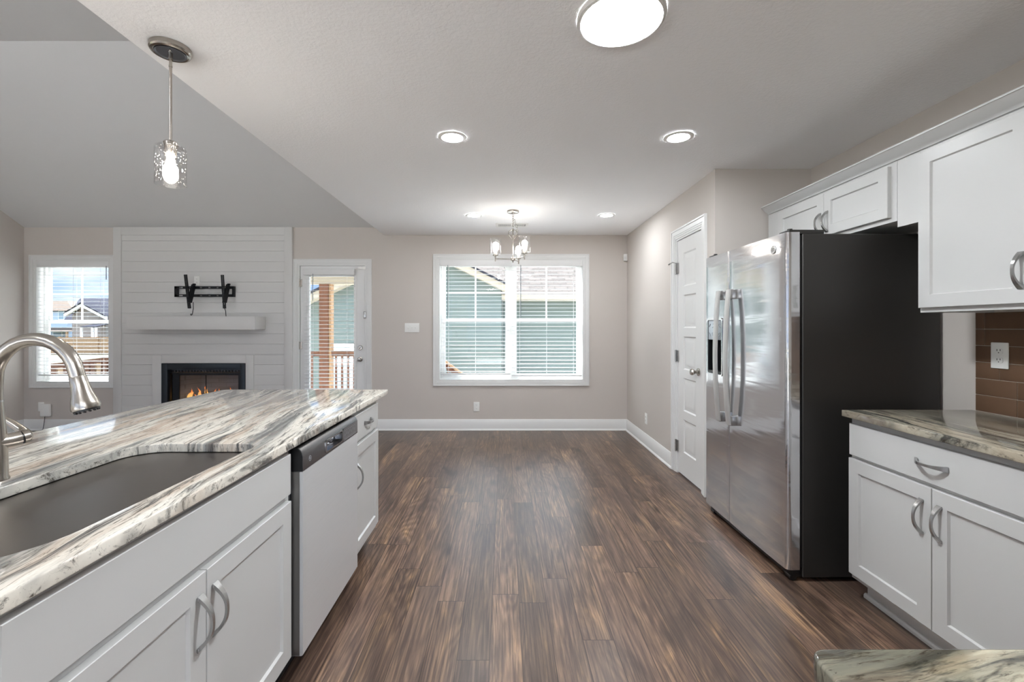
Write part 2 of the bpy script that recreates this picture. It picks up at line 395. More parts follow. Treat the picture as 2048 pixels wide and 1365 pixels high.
# casings: three steps, thick band outside
def casing(m, u0, u1, z0, z1, wd, M, bottom=True):          # frame local: a = along, b = up, c = out of the wall
    for i0, i1, h in ((0, .18, .021), (.18, .62, .015), (.62, .80, .012), (.80, 1.0, .009)):
        a, b = wd*(1-i0), wd*(1-i1)
        zb = z0 - a if bottom else z0; zi = z0 - b if bottom else z0
        m.box(u0-a, u0-b, zb, z1+a, -.002, h, .0015, 1, M=M); m.box(u1+b, u1+a, zb, z1+a, -.002, h, .0015, 1, M=M)
        m.box(u0-b, u1+b, z1+b, z1+a, -.002, h, .0015, 1, M=M)
        if bottom: m.box(u0-b, u1+b, z0-a, z0-b, -.002, h, .0015, 1, M=M)
MBACK = fr((0, YB, 0), (1, 0, 0), (0, 0, 1), (0, -1, 0))
def window(n, o, units, label):
    x0, x1, z0, z1 = o
    root = thing('window_%d' % n, label, 'window', ((x0+x1)/2, YB+.07, z0), kind='structure')
    m = MB(); casing(m, x0, x1, z0, z1, .070, MBACK); m.build('casing', TRIM, root)
    m = MB(); t = .010
    for b in ((x0, x0+t, z0, z1), (x1-t, x1, z0, z1), (x0+t, x1-t, z1-t, z1), (x0+t, x1-t, z0, z0+t)): m.box(b[0], b[1], YB-.004, YB+.10, b[2], b[3])
    m.build('jamb', TRIM, root)
    w = (x1-x0)/units; zm = (z0+z1)/2 + .002
    for k in range(units):
        a, b = x0+k*w, x0+(k+1)*w; f = .036; s = .036
        m = MB()
        for q in ((a, a+f, z0, z1), (b-f, b, z0, z1), (a+f, b-f, z1-f, z1), (a+f, b-f, z0, z0+f)): m.box(q[0], q[1], YB+.085, YB+.148, q[2], q[3], .002, 1)
        m.build('vinyl_frame', WHITE, root)
        for nm, za, zb, ya in (('upper_sash', zm-.02, z1-f, YB+.118), ('lower_sash', z0+f, zm+.02, YB+.092)):
            m = MB(); yb = ya+.024
            for q in ((a+f, a+f+s, za, zb), (b-f-s, b-f, za, zb), (a+f+s, b-f-s, zb-s, zb), (a+f+s, b-f-s, za, za+s)): m.box(q[0], q[1], ya, yb, q[2], q[3], .002, 1)
            so_ = m.build(nm, WHITE, root)
            MB().box(a+f+s-.004, b-f-s+.004, ya+.010, ya+.014, za+s-.004, zb-s+.004).build('pane', GLASS, so_)
            if nm == 'upper_sash':
                m = MB(); c = (a+b)/2; zc = (za+zb)/2
                m.box(c-.009, c+.009, ya+.007, ya+.017, za+s, zb-s); m.box(a+f+s, c-.009, ya+.007, ya+.017, zc-.009, zc+.009); m.box(c+.009, b-f-s, ya+.007, ya+.017, zc-.009, zc+.009)
                m.build('muntin', WHITE, so_)
            else: MB().box((a+b)/2-.05, (a+b)/2+.05, ya-.006, ya, zb-.012, zb-.004, .002).build('sash_lock', WHITE, so_)
    return root
window(1, W1, 1, 'living room window with white casing beside the shiplap fireplace wall')
window(2, W2, 2, 'double dining room window with white casing facing green siding')
# ---------------------------------------------------------------- patio door
d1 = thing('door_1', 'white patio door with a full glass lite and blind', 'door', (-2.17, YB, 0), kind='structure')
m = MB(); casing(m, D1[0], D1[1], 0, D1[3], .068, MBACK, bottom=False); m.build('casing', TRIM, d1)
m = MB()
for q in ((D1[0], D1[0]+.02, 0, D1[3]), (D1[1]-.02, D1[1], 0, D1[3]), (D1[0]+.02, D1[1]-.02, D1[3]-.014, D1[3])): m.box(q[0], q[1], YB-.003, YB+.14, q[2], q[3])
m.box(D1[0]+.02, D1[1]-.02, YB+.06, YB+.14, 0, .02)
m.build('jamb', TRIM, d1)
SX0, SX1, SZ1 = -2.578, -1.767, 2.073
GX0, GX1, GZ0, GZ1 = -2.47, -1.895, .28, 1.945
m = MB(); ya, yb = YB+.010, YB+.055
for q in ((SX0, GX0, .022, SZ1), (GX1, SX1, .022, SZ1), (GX0, GX1, GZ1, SZ1), (GX0, GX1, .022, GZ0)): m.box(q[0], q[1], ya, yb, q[2], q[3])
slab1 = m.build('door_slab', TRIM, d1)
m = MB()
for q in ((GX0-.03, GX0+.008, GZ0-.03, GZ1+.03), (GX1-.008, GX1+.03, GZ0-.03, GZ1+.03), (GX0+.008, GX1-.008, GZ1-.008, GZ1+.03), (GX0+.008, GX1-.008, GZ0-.03, GZ0+.008)): m.box(q[0], q[1], ya-.009, ya+.001, q[2], q[3], .004, 2)
m.build('lite_frame', TRIM, slab1)
MB().box(GX0, GX1, YB+.030, YB+.034, GZ0, GZ1).build('pane', GLASS, slab1)
for z in (1.86, 1.07, .24):
    m = MB(); m.tube([(SX0-.008, YB-.002, z-.05), (SX0-.008, YB-.002, z+.05)], .0065); m.box(SX0-.012, SX0+.02, YB+.004, YB+.0085, z-.045, z+.045)
    m.build('hinge', NICKEL, d1)
KY = fr((0, 0, 0), (1, 0, 0), (0, 0, 1), (0, -1, 0))
def knob_at(root, x, z, ball):
    M = fr((x, ya, z), (1, 0, 0), (0, 0, 1), (0, -1, 0))
    m = MB()
    if ball: m.lathe([(.031, 0), (.031, .006), (.014, .010), (.011, .030), (.022, .040), (.026, .052), (.022, .062), (.006, .066)], M=M)
    else: m.lathe([(.031, 0), (.031, .010), (.026, .018), (.006, .019)], M=M); m.box(-.006, .006, -.016, .016, .016, .030, .003, M=M)
    m.build('door_knob' if ball else 'deadbolt', NICKEL, root)
knob_at(d1, -1.823, .895, True); knob_at(d1, -1.823, 1.042, False)
m = MB(); m.box(-1.775, -1.745, YB-.016, YB+.004, 1.41, 1.50, .004); m.build('latch_guard', PULL, d1)
m = MB(); m.box(-1.845, -1.790, YB-.012, YB+.010, 2.035, 2.062, .003); m.box(-1.788, -1.745, YB-.016, YB, 2.03, 2.07, .003); m.build('contact_sensor', WHITE, d1)
# ---------------------------------------------------------------- pantry door
d2 = thing('door_2', 'narrow white five panel pantry door beside the refrigerator', 'door', (XD, 3.80, 0), kind='structure')
MR = fr((XD, 0, 0), (0, 1, 0), (0, 0, 1), (-1, 0, 0))
m = MB(); casing(m, D2[0], D2[1], 0, D2[3], .085, MR, bottom=False); m.build('casing', TRIM, d2)
m = MB()
for q in ((D2[0], D2[0]+.014, 0, D2[3]), (D2[1]-.014, D2[1], 0, D2[3]), (D2[0]+.014, D2[1]-.014, D2[3]-.014, D2[3])): m.box(XD-.003, XD+.13, q[0], q[1], q[2], q[3])
m.build('jamb', TRIM, d2)
P0, P1, PZ = 3.555, 4.050, 2.068
MS = fr((XD+.006, 0, 0), (0, 1, 0), (0, 0, 1), (-1, 0, 0))
pz = [(.215, .50), (.575, .86), (.935, 1.22), (1.295, 1.58), (1.655, 1.945)]
a0, a1 = P0+.115, P1-.125
m = MB(MS)
m.box(P0, a0, .015, PZ, -.035, 0); m.box(a1, P1, .015, PZ, -.035, 0)
zz = [.015] + [z for p in pz for z in p] + [PZ]
for lo, hi in zip(zz[0::2], zz[1::2]): m.box(a0, a1, lo, hi, -.035, 0)
for lo, hi in pz: m.rings(a0, a1, lo, hi, [(0, 0), (.010, -.009), (.018, -.009), (.036, -.002), (.060, -.002)])
m.build('door_slab', TRIM, d2)
for z in (1.825, 1.045, .245):
    m = MB(); m.tube([(XD-.010, P1+.006, z-.052), (XD-.010, P1+.006, z+.052)], .008); m.box(XD-.005, XD+.006, P1-.024, P1+.022, z-.048, z+.048)
    m.build('hinge', PULL, d2)
m = MB(); m.tube([(XD-.010, P1+.006, 1.875), (XD-.030, P1+.03, 1.885), (XD-.05, P1+.055, 1.872)], .0035); m.tube([(XD-.010, P1+.006, 1.875), (XD-.03, P1-.03, 1.87)], .003)
m.tube([(XD-.046, P1+.05, 1.875), (XD-.056, P1+.062, 1.869)], .008); m.build('hinge_pin_stop', PULL, d2)
MK = fr((XD+.006, 3.617, .942), (0, 1, 0), (0, 0, 1), (-1, 0, 0))
MB().lathe([(.031, 0), (.031, .006), (.015, .010), (.012, .030), (.022, .040), (.0265, .053), (.022, .064), (.006, .068)], M=MK).build('door_knob', NICKEL, d2)
# ---------------------------------------------------------------- blinds
def blind(label, x0, x1, y, ztop, zbot, wand, zw, tilt=4, valance=.072, pitch=.0475, depth=.046, group='white slatted blinds', sags=0.0):
    root = thing('window_blind', label, 'blind', ((x0+x1)/2, y, ztop), group)
    m = MB(); m.box(x0, x1, y-depth/2-.014, y-depth/2-.006, ztop-valance, ztop, .002); m.box(x0+.004, x1-.004, y-depth/2-.006, y+depth/2, ztop-.045, ztop-.001, .002)
    m.build('headrail', BLINDM, root)
    m = MB(); n = int((ztop-valance-zbot-.02)/pitch); zs = [ztop-valance-.004-k*pitch for k in range(n+1)]
    for z in zs:
        t = R(tilt); lo = []
        for x in (x0+.006, x1-.006):
            top, bot = [], []
            for k in range(5):
                s = (k/4-.5)*depth; crown = .0022*(1-(k/2-1)**2)
                yy, zc = y + s*math.cos(t), z + s*math.sin(t) + crown
                top.append((x, yy, zc+.0013)); bot.append((x, yy, zc-.0013))
            lo.append(top + bot[::-1])
        m.loft(lo)
    m.build('slats', BLINDM, root)
    MB().box(x0+.006, x1-.006, y-depth/2, y+depth/2, zbot, zbot+.016, .004).build('bottom_rail', BLINDM, root)
    w = x1-x0
    for k, f in enumerate((.12, .5, .88) if w > .7 else (.16, .84)):
        m = MB(); x = x0+w*f
        for yy in (y-depth/2-.001, y+depth/2+.001): m.tube([(x, yy, ztop-.05), (x, yy, zbot+.01)], .0011, 5)
        m.build('ladder_cord', BLINDM, root)
    if wand is not None:
        MB().tube([(wand, y-depth/2-.022, ztop-valance+.012), (wand, y-depth/2-.022, zw)], .0042, 8).build('wand', WANDM, root)
    return root
WANDM = simple('smoky_clear_wand', (118, 128, 132), .25)
YBL = YB+.032
blind('white slatted blind in the window beside the fireplace', W1[0]+.012, W1[1]-.012, YBL, W1[3]-.008, .685, W1[1]-.03, 1.9, 3)
xm = .0835
blind('white blind on the half of the dining window nearest the patio door', W2[0]+.012, xm-.002, YBL, W2[3]-.008, .700, -.715, 1.43, 4)
blind('white blind on the half of the dining window nearest the pantry wall', xm+.002, W2[1]-.012, YBL, W2[3]-.008, .680, .205, 1.43, 4)
blind('narrow white blind hanging on the patio door glass', -2.515, -1.875, YB-.030, 2.030, .27, -2.39, 1.63, 5, valance=.075, depth=.042)
# ---------------------------------------------------------------- shiplap fireplace wall
FY = YB-.03; FX0, FX1 = -4.903, -2.662
wf = MB()
FBX0, FBX1, FBZ0, FBZ1 = -4.297, -3.243, .13, .850          # opening for the firebox
def boards(u0, u1, z0, z1):
    if u1-u0 > .01 and z1-z0 > .004: wf.box(u0, u1, FY, YB-.0005, z0, z1, .0014, 1)
zt = 2.556
k = 0
tx0, tx1, tz1 = FBX0-.115, FBX1+.10, FBZ1+.100
z = 2.385
while z > 0:
    lo = max(z-.1280, 0)
    if lo >= tz1: boards(FX0+.096, FX1-.096, lo, z)
    elif z > tz1:
        boards(FX0+.096, FX1-.096, tz1, z); boards(FX0+.096, tx0, lo, tz1-.001); boards(tx1, FX1-.096, lo, tz1-.001)
    else: boards(FX0+.096, tx0, lo, z); boards(tx1, FX1-.096, lo, z)
    z -= .1295
wf.box(FX0+.096, FX1-.096, FY, YB-.0005, 2.387, 2.46, .0022, 1)
wf.box(FX0+.09, tx0+.01, YB-.012, YB-.001, 0, 2.5); wf.box(tx1-.01, FX1-.09, YB-.012, YB-.001, 0, 2.5); wf.box(tx0, tx1, YB-.012, YB-.001, tz1, 2.5)
struct(wf.build('wall_shiplap', SHIP), 'white horizontal shiplap boards around the fireplace')
m = MB(); y0 = FY-.014
m.box(FX0, FX0+.098, y0, YB-.0005, 0, zt, .003); m.box(FX1-.098, FX1, y0, YB-.0005, 0, zt, .003); m.box(FX0+.098, FX1-.098, y0, YB-.0005, 2.458, zt, .003)
struct(m.build('trim_1', SHIP), 'flat white boards framing the shiplap')
m = MB(); y0 = FY-.016
m.box(tx0, FBX0, y0, YB-.0005, 0, tz1, .003); m.box(FBX1, tx1, y0, YB-.0005, 0, tz1, .003); m.box(FBX0, FBX1, y0, YB-.0005, FBZ1, tz1, .003)
m.box(FBX0, FBX1, y0, YB-.0005, 0, FBZ0, .003)
struct(m.build('trim_2', SHIP), 'flat white boards framing the firebox')
m = MB(); m.box(-4.545, -3.0, 5.441, FY-.001, 1.272, 1.432, .002)
tag(m.build('mantel_shelf', SHIP), 'thick white floating mantel shelf on the shiplap wall', 'mantel')
fp = thing('fireplace', 'black framed gas fireplace with flames in the shiplap wall', 'fireplace', (-3.77, FY, .13))
m = MB(); yf = FY-.022
a, b, c, d = FBX0+.004, FBX1-.004, FBZ0+.004, FBZ1-.004
for q in ((a, a+.075, c, d), (b-.062, b, c, d), (a+.075, b-.062, d-.078, d), (a+.075, b-.062, c, c+.07)): m.box(q[0], q[1], yf, yf+.03, q[2], q[3], .002)
m.build('surround_frame', simple('charcoal_fireplace_metal', (38, 45, 52), .4, .4), fp)
m = MB(); xi0, xi1, zi0, zi1 = a+.075, b-.062, c+.07, d-.078; yk = YB+.42
m.loft([[(xi0, FY+.005, zi0), (xi1, FY+.005, zi0), (xi1, FY+.005, zi1), (xi0, FY+.005, zi1)], [(xi0, FY+.06, zi0), (xi1, FY+.06, zi0), (xi1, FY+.06, zi1), (xi0, FY+.06, zi1)]], cap=False)
for k in range(22):
    x = xi0+.02+k*(xi1-xi0-.04)/22; m.box(x, x+.022, FY+.030, FY+.036, zi1-.036, zi1-.010)
m.box(xi0, xi1, FY+.026, FY+.032, zi1-.052, zi1-.04)
m.build('louver_hood', BLACK, fp)
m = MB(); e0, e1 = xi0+.005, xi1-.005
m.loft([[(e0, FY+.06, zi0), (e1, FY+.06, zi0), (e1, FY+.06, zi1-.03), (e0, FY+.06, zi1-.03)], [(e0+.10, yk, zi0), (e1-.10, yk, zi0), (e1-.10, yk, zi1-.10), (e0+.10, yk, zi1-.10)]], cap=False)
m.box(e0+.10, e1-.10, yk, yk+.01, zi0, zi1-.1)
g = G('refractory_brick'); br = g.n('ShaderNodeTexBrick', {'Vector': g.co((1, 1, 1), (R(90), 0, 0)), 'Scale': 1.0, 'Color1': lin(176, 182, 192), 'Color2': lin(166, 172, 182), 'Mortar': lin(148, 154, 164), 'Mortar Size': .003, 'Brick Width': .2, 'Row Height': .06})
m.box(xi0, xi1, FY+.0605, FY+.066, zi1-.031, zi1)
m.build('firebox', g.pbr(br.outputs[0], .9), fp)
m = MB()
for q in ((xi0+.02, xi0+.11), (xi1-.055, xi1-.01)): m.box(q[0], q[1], FY+.037, FY+.05, zi0, zi1-.055)
m.box(-3.785, -3.772, FY+.045, FY+.05, zi0, zi1-.055); m.box(xi0+.10, xi1-.05, FY+.037, FY+.05, zi1-.075, zi1-.055)
m.build('glass_door_frame', BLACK, fp)
MB().box(xi0+.11, xi1-.05, FY+.042, FY+.045, zi0, zi1-.07).build('glass_doors', FGLASS, fp)
struct((lambda q: (q.box(-4.36, -3.18, YB+.151, YB+.47, .872, .90), q.box(-4.36, -4.32, YB+.151, YB+.47, .06, .872), q.box(-3.22, -3.18, YB+.151, YB+.47, .06, .872), q.box(-4.32, -3.22, YB+.44, YB+.47, .06, .872), q.box(-4.32, -3.22, YB+.151, YB+.44, .06, .09), q)[-1])(MB()).build('wall_light_block', SIDING), 'unseen siding clad box added behind the fireplace to block light leaks')  # unseen shell added to stop outdoor light leaking around the firebox
random.seed(5)
LOGM = simple('charred_log', (92, 74, 60), .9, var=.4, scale=12)
for x0_, x1_, y_, z_, r_ in ((-4.08, -3.45, 5.90, .25, .05), (-4.0, -3.6, 5.83, .24, .04), (-3.95, -3.5, 5.88, .335, .04)):
    p = [(x0_+(x1_-x0_)*k/6, y_+random.uniform(-.02, .02), z_+random.uniform(-.01, .012)) for k in range(7)]
    MB().tube(p, [r_*random.uniform(.85, 1.1) for _ in p], 10).build('log', LOGM, fp)
g = G('gas_flame'); sp_ = g.n('ShaderNodeSeparateXYZ', {0: g.n('ShaderNodeTexCoord').outputs['Generated']})
fcol = g.ramp(sp_.outputs[2], [(0.0, (1.0, .62, .16)), (.45, (1.0, .50, .13)), (.8, (1.0, .22, .04)), (1.0, (.8, .10, .02))])
em_ = g.n('ShaderNodeEmission', {'Color': fcol, 'Strength': 1.2}); lw_ = g.n('ShaderNodeLayerWeight', {'Blend': .35})
mm_ = g.n('ShaderNodeMixShader', {0: g.math('ADD', g.math('MULTIPLY', lw_.outputs['Facing'], .85), g.math('MULTIPLY', sp_.outputs[2], .45)), 1: em_.outputs[0], 2: g.n('ShaderNodeBsdfTransparent').outputs[0]})
g.t.links.new(mm_.outputs[0], g.out.inputs[0]); FLAME = g.m
for px, ptop, wd in ((381, 777, .036), (389, 788, .026), (397, 774, .024), (405, 786, .02), (414, 768, .026), (424, 784, .028), (431, 776, .024), (442, 775, .02), (459, 772, .018)):
    tp = at(px, ptop, 5.88); n = 9; path, rad = [], []; ph = random.uniform(0, 6)
    for k in range(n):
        s = k/(n-1); path.append((tp.x + .026*math.sin(ph+s*4.5)*(s**.7) , 5.88+random.uniform(-.01, .01), .36 + (tp.z-.36)*s)); rad.append(wd*max(.03, (math.sin(math.pi*min(1, s*.85+.22)))**1.1*(1-s*.5)*(1 if s < .95 else .15)))
    MB().tube(path, rad, 10).build('flame', FLAME, fp)
# ---------------------------------------------------------------- television wall bracket
tv = thing('television_bracket', 'black steel television wall bracket above the mantel', 'bracket', (-3.74, FY, 1.75))
m = MB(); bx0, bx1, by0, by1 = -4.115, -3.376, FY-.042, FY-.001
for zc in (1.795, 1.695):
    m.box(bx0, bx1, by0, by0+.005, zc+.008, zc+.017); m.box(bx0, bx1, by0, by0+.005, zc-.017, zc-.008)
    xs_ = [bx0, bx0+.03, bx0+.105, bx0+.185, bx0+.24, bx0+.315, bx0+.345, bx0+.42, bx0+.45, bx0+.525, bx0+.55, bx0+.60, bx0+.65, bx0+.725, bx1]
    for i in range(0, len(xs_), 2):
        if i+1 < len(xs_): m.box(xs_[i], xs_[i+1], by0, by0+.005, zc-.008, zc+.008)
    m.box(bx0, bx1, by0+.005, by1, zc+.013, zc+.017)
m.box(bx0, bx0+.03, by0, by1, 1.68, 1.812); m.box(bx1-.02, bx1, by0, by1, 1.68, 1.812)
m.build('wall_rail', BLACK, tv)
for xa, yt, yb_, lz in ((-3.868, 5.475, 5.545, 0), (-3.44, 5.505, 5.55, 1)):
    m = MB(); zt_, zb_ = 1.938, 1.530; d = Vector((0, yb_-yt, zb_-zt_)); L = d.length; d.normalize()
    M = fr((xa, yt, zt_), (1, 0, 0), d, Vector((1, 0, 0)).cross(d))
    m.box(-.014, -.008, 0, L, 0, .022, M=M); m.box(.008, .014, 0, L, 0, .022, M=M)
    for k in range(13): m.box(-.008, .008, k*.0165, k*.0165+.006, 0, .004, M=M)
    m.box(-.008, .008, .21, .28, 0, .004, M=M); m.box(-.008, .008, L-.006, L, 0, .004, M=M); m.box(-.008, .008, .33, .337, 0, .004, M=M)
    am = m.build('mount_arm', BLACK, tv)
    m = MB(); x_ = xa+.022
    m.prism([(5.50, 1.60), (5.52, 1.66), (5.58, 1.83), (5.625, 1.835), (5.63, 1.80), (5.60, 1.70), (5.565, 1.60)], x_-.016, x_+.003, M=fr((0, 0, 0), (0, 1, 0), (0, 0, 1), (1, 0, 0)))
    m.tube([(x_-.01, 5.60, 1.83), (x_+.02, 5.60, 1.83)], .012)
    m.build('tilt_hook', BLACK, am)
    if lz: p = [(x_-.02, 5.585, 1.61), (x_-.04, 5.58, 1.555), (x_-.028, 5.59, 1.50), (x_-.022, 5.59, 1.435)]
    else: p = [(x_+.01, 5.575, 1.61), (x_+.008, 5.58, 1.53), (x_-.008, 5.59, 1.475), (x_-.018, 5.60, 1.463), (x_-.034, 5.60, 1.466), (x_-.042, 5.60, 1.452), (x_-.030, 5.60, 1.447), (x_-.016, 5.60, 1.463)]
    MB().tube(p, .0045, 8).build('pull_strap', BLKP, am)
# ---------------------------------------------------------------- outlets, switch, sensor, adapter
def outlet(label, x, y, z, rz=0, cat='outlet'):
    r = thing('wall_outlet', label, cat, (x, y, z), 'white wall outlets', rz)
    m = MB(); m.box(-.0365, .0365, -.006, 0, -.059, .059, .003, 2); m.build('cover_plate', WHITE, r, local=True)
    for zc in (.021, -.021):
        m = MB(KY); m.prism([(x_, z_+zc) for x_, z_ in rrect(-.017, .017, -.014, .014, .012, 5)], .005, .0085)
        f = m.build('receptacle', WHITE, r, local=True)
        m = MB(); m.box(-.0078, -.0055, -.0092, -.008, zc-.001, zc+.008); m.box(.0052, .0075, -.0092, -.008, zc, zc+.008); m.box(-.002, .002, -.0092, -.008, zc-.010, zc-.006); m.build('slot', SLOT, f, local=True)
    return r
o1 = outlet('white duplex outlet low on the dining wall under the double window', -.353, YB-.0005, .297)
dup(o1, (XD-.0005, 4.93, .304), R(-90), 'white duplex outlet low on the pantry wall near the door')
dup(o1, (-3.858, FY-.0005, 1.884), 0, 'white outlet on the shiplap just above the television bracket')
dup(o1, (-5.845, YB-.0005, .297), 0, 'white outlet low under the living room window beside the plug-in adapter')
dup(o1, (XK-.0085, 2.045, 1.172), R(-90), 'white duplex outlet on the brown tile backsplash')
r = thing('light_switch', 'white triple toggle switch plate between patio door and double window', 'switch', (-1.166, YB-.0005, 1.294))
MB().box(-1.258, -1.075, YB-.0065, YB-.0005, 1.236, 1.352, .003).build('cover_plate', WHITE, r)
for x, s in ((-1.212, 1), (-1.166, -1), (-1.12, 1)):
    MB().box(-.005, .005, -.016, 0, -.004, .012, .002, M=Matrix.Translation((x, YB-.006, 1.294)) @ Matrix.Rotation(R(25*s), 4, 'X')).build('toggle', WHITE, r)
r = thing('power_adapter', 'white plug-in adapter with a thin black cord under the living room window', 'adapter', (-5.765, YB-.006, .28))
MB().box(-5.822, -5.708, YB-.045, YB-.007, .18, .335, .008).build('adapter_body', WHITE, r)
MB().tube([(-5.77, YB-.03, .182), (-5.775, YB-.035, .10), (-5.78, YB-.045, .02), (-5.80, YB-.07, .005), (-5.95, YB-.12, .005), (-6.0, 5.4, .005), (-5.95, 5.1, .005), (-6.0, 4.7, .005)], .003, 8).build('power_cord', BLKP, r)
r = thing('motion_sensor', 'small white motion sensor mounted high in the dining room corner', 'sensor', (1.523, YB-.02, 2.177))
M = Matrix.Translation((1.522, YB-.024, 2.177)) @ Matrix.Rotation(R(-30), 4, 'Z')
MB().box(-.024, .024, -.02, .02, -.045, .045, .010, 3, M=M).build('sensor_case', WHITE, r)
MB().box(-.017, .017, -.023, -.019, -.030, .010, .006, 3, M=M).build('sensor_lens', simple('milky_lens', (222, 222, 220), .5), r)
# ================================================================ cabinets
def pull(M, name, parent, L=.132, proj=.034):             # arched flat pull: a along, b across, c out
    loops = []; n = 18
    for k in range(n+1):
        s = -1+2*k/n; a = s*L/2; c = proj*(1-abs(s)**2.3); wdt = .0045+.0058*s*s; th = .0032+.0016*s*s
        ds = -proj*2.3*abs(s)**1.3*(1 if s > 0 else -1)/(L/2); t = Vector((1, 0, ds)).normalized(); nn = Vector((-t.z, 0, t.x))
        p = Vector((a, 0, c)); B = Vector((0, 1, 0))
        loops.append([p+B*wdt+nn*th, p-B*wdt+nn*th, p-B*wdt-nn*th, p+B*wdt-nn*th])
    m = MB(); m.loft(loops, M=M)
    for s in (-1, 1): m.box(s*L/2-.006*(s > 0)-.002, s*L/2+.006*(s < 0)+.002, -.0105, .0105, 0, .006, .002, M=M)
    return m.build(name, PULL, parent)
def shaker(parent, M, a0, a1, b0, b1, name='door', stile=.058, t=.020):
    m = MB(M); m.rings(a0, a1, b0, b1, [(0, t-.0015), (.0015, t), (stile, t), (stile+.0045, t-.009), (stile+.06, t-.009)], back=0)
    return m.build(name, CAB, parent)
def flat_front(parent, M, a0, a1, b0, b1, name='drawer', t=.020):
    m = MB(M); m.rings(a0, a1, b0, b1, [(0, t-.0015), (.0015, t), (.05, t)], back=0)
    return m.build(name, CAB, parent)
XI = -.777                                                # island face frame plane, faces +X
MI = fr((XI, 0, 0), (0, 1, 0), (0, 0, 1), (1, 0, 0))
def vp(M, a, b, t=.020): return M @ Matrix.Translation((a, b, t)) @ fr((0, 0, 0), (0, 1, 0), (-1, 0, 0), (0, 0, 1))   # vertical pull
def hp(M, a, b, t=.020): return M @ Matrix.Translation((a, b, t))
CT0, CT1 = .873, .903
# sink base, open inside for the bowl
sb = thing('sink_base_cabinet', 'white shaker sink base cabinet with two doors under the island sink', 'cabinet', (XI-.3, 1.14, 0), 'island cabinets')
m = MB()
m.box(-1.39, XI, .664, .682, .10, CT0-.001); m.box(-1.39, XI, 1.608, 1.626, .10, CT0-.001); m.box(-1.39, -1.372, .682, 1.608, .10, CT0-.001); m.box(-1.372, XI, .682, 1.608, .10, .118)
m.box(XI-.02, XI, .682, .72, .118, CT0-.001); m.box(XI-.02, XI, 1.57, 1.608, .118, CT0-.001); m.box(XI-.02, XI, .72, 1.57, .835, CT0-.001); m.box(XI-.02, XI, .72, 1.57, .66, .73); m.box(XI-.02, XI, .72, 1.57, .118, .145)
m.build('cabinet_body', CAB, sb)
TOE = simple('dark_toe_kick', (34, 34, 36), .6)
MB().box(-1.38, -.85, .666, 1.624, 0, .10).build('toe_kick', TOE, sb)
flat_front(sb, MI, .680, 1.604, .709, .851, 'false_drawer_front')
dA = shaker(sb, MI, .690, 1.149, .128, .683); dB = shaker(sb, MI, 1.1525, 1.608, .128, .683)
pull(vp(MI, 1.122, .566), 'handle', dA); pull(vp(MI, 1.180, .566), 'handle', dB)
# the cabinet next to it, nearest the camera
nb = thing('island_cabinet', 'white island cabinet beyond the sink base, at the end nearest the camera', 'cabinet', (XI-.3, .3, 0), 'island cabinets')
MB().box(-1.39, XI, -.16, .662, .10, CT0-.001).build('cabinet_body', CAB, nb)
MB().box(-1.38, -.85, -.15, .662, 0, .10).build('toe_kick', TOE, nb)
dd = flat_front(nb, MI, .10, .655, .709, .851); dA = shaker(nb, MI, .10, .655, .128, .683)
pull(hp(MI, .38, .78), 'handle', dd); pull(vp(MI, .15, .566), 'handle', dA)
# end cabinet past the dishwasher
ec = thing('island_cabinet', 'narrow white island cabinet with one drawer and one door past the dishwasher', 'cabinet', (XI-.3, 2.5, 0), 'island cabinets')
MB().box(-1.39, XI, 2.272, 2.735, .10, CT0-.001).build('cabinet_body', CAB, ec)
MB().box(-1.38, -.85, 2.274, 2.733, 0, .10).build('toe_kick', TOE, ec)
dd = flat_front(ec, MI, 2.290, 2.708, .711, .848); dA = shaker(ec, MI, 2.284, 2.716, .133, .690, stile=.057)
pull(hp(MI, 2.50, .782), 'handle', dd, L=.115, proj=.030); pull(vp(MI, 2.312, .535), 'handle', dA)
# back panel of the island, under the bar overhang
struct_p = MB().box(-1.412, -1.392, -.16, 2.735, 0, CT0-.001).build('island_back_panel', CAB)
tag(struct_p, 'white panel closing the living room face of the island under the overhang', 'panel')
# dishwasher
dw = thing('dishwasher', 'stainless dishwasher with a dark control panel in the island', 'dishwasher', (-.9, 1.95, 0))
y0, y1, xf = 1.650, 2.262, -.735
MB().box(-1.38, XI-.004, y0-.015, y1+.003, .10, .865).build('tub', simple('dishwasher_tub_grey', (70, 72, 76), .5, .3), dw)
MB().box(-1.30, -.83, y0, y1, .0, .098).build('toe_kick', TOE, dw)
PX = fr((0, 0, 0), (1, 0, 0), (0, 0, 1), (0, 1, 0))       # plan of x,z extruded along y
m = MB(PX); m.prism([(XI, .100), (xf-.006, .100), (xf, .104), (xf, .772), (XI, .772)], y0, y1)
dr = m.build('door', DWST, dw)
MB(PX).prism([(XI+.001, .102), (xf-.012, .102), (xf-.012, .772), (XI+.001, .772)], y0-.0015, y0+.001).build('door_edge', simple('dark_door_edge', (150, 148, 146), .3, .85), dr)
pp = [(XI, .774), (xf, .774), (xf, .826), (xf-.003, .840), (xf-.009, .851), (xf-.019, .858), (XI, .858)]
PAN = simple('dark_grey_control_panel', (112, 111, 114), .24, .85)
hy0, hy1, hz0, hz1 = 1.862, 2.045, .787, .832
m = MB(PX); m.prism(pp, y0, hy0); m.prism(pp, hy1, y1)
m.prism([(XI, .774), (xf, .774), (xf, hz0), (XI, hz0)], hy0, hy1); m.prism([(XI, hz1), (xf-.001, hz1), (xf-.003, .840), (xf-.009, .851), (xf-.019, .858), (XI, .858)], hy0, hy1)
m.box(XI, xf-.034, hz0, hz1, hy0, hy1)
cp_ = m.build('control_panel', PAN, dw)
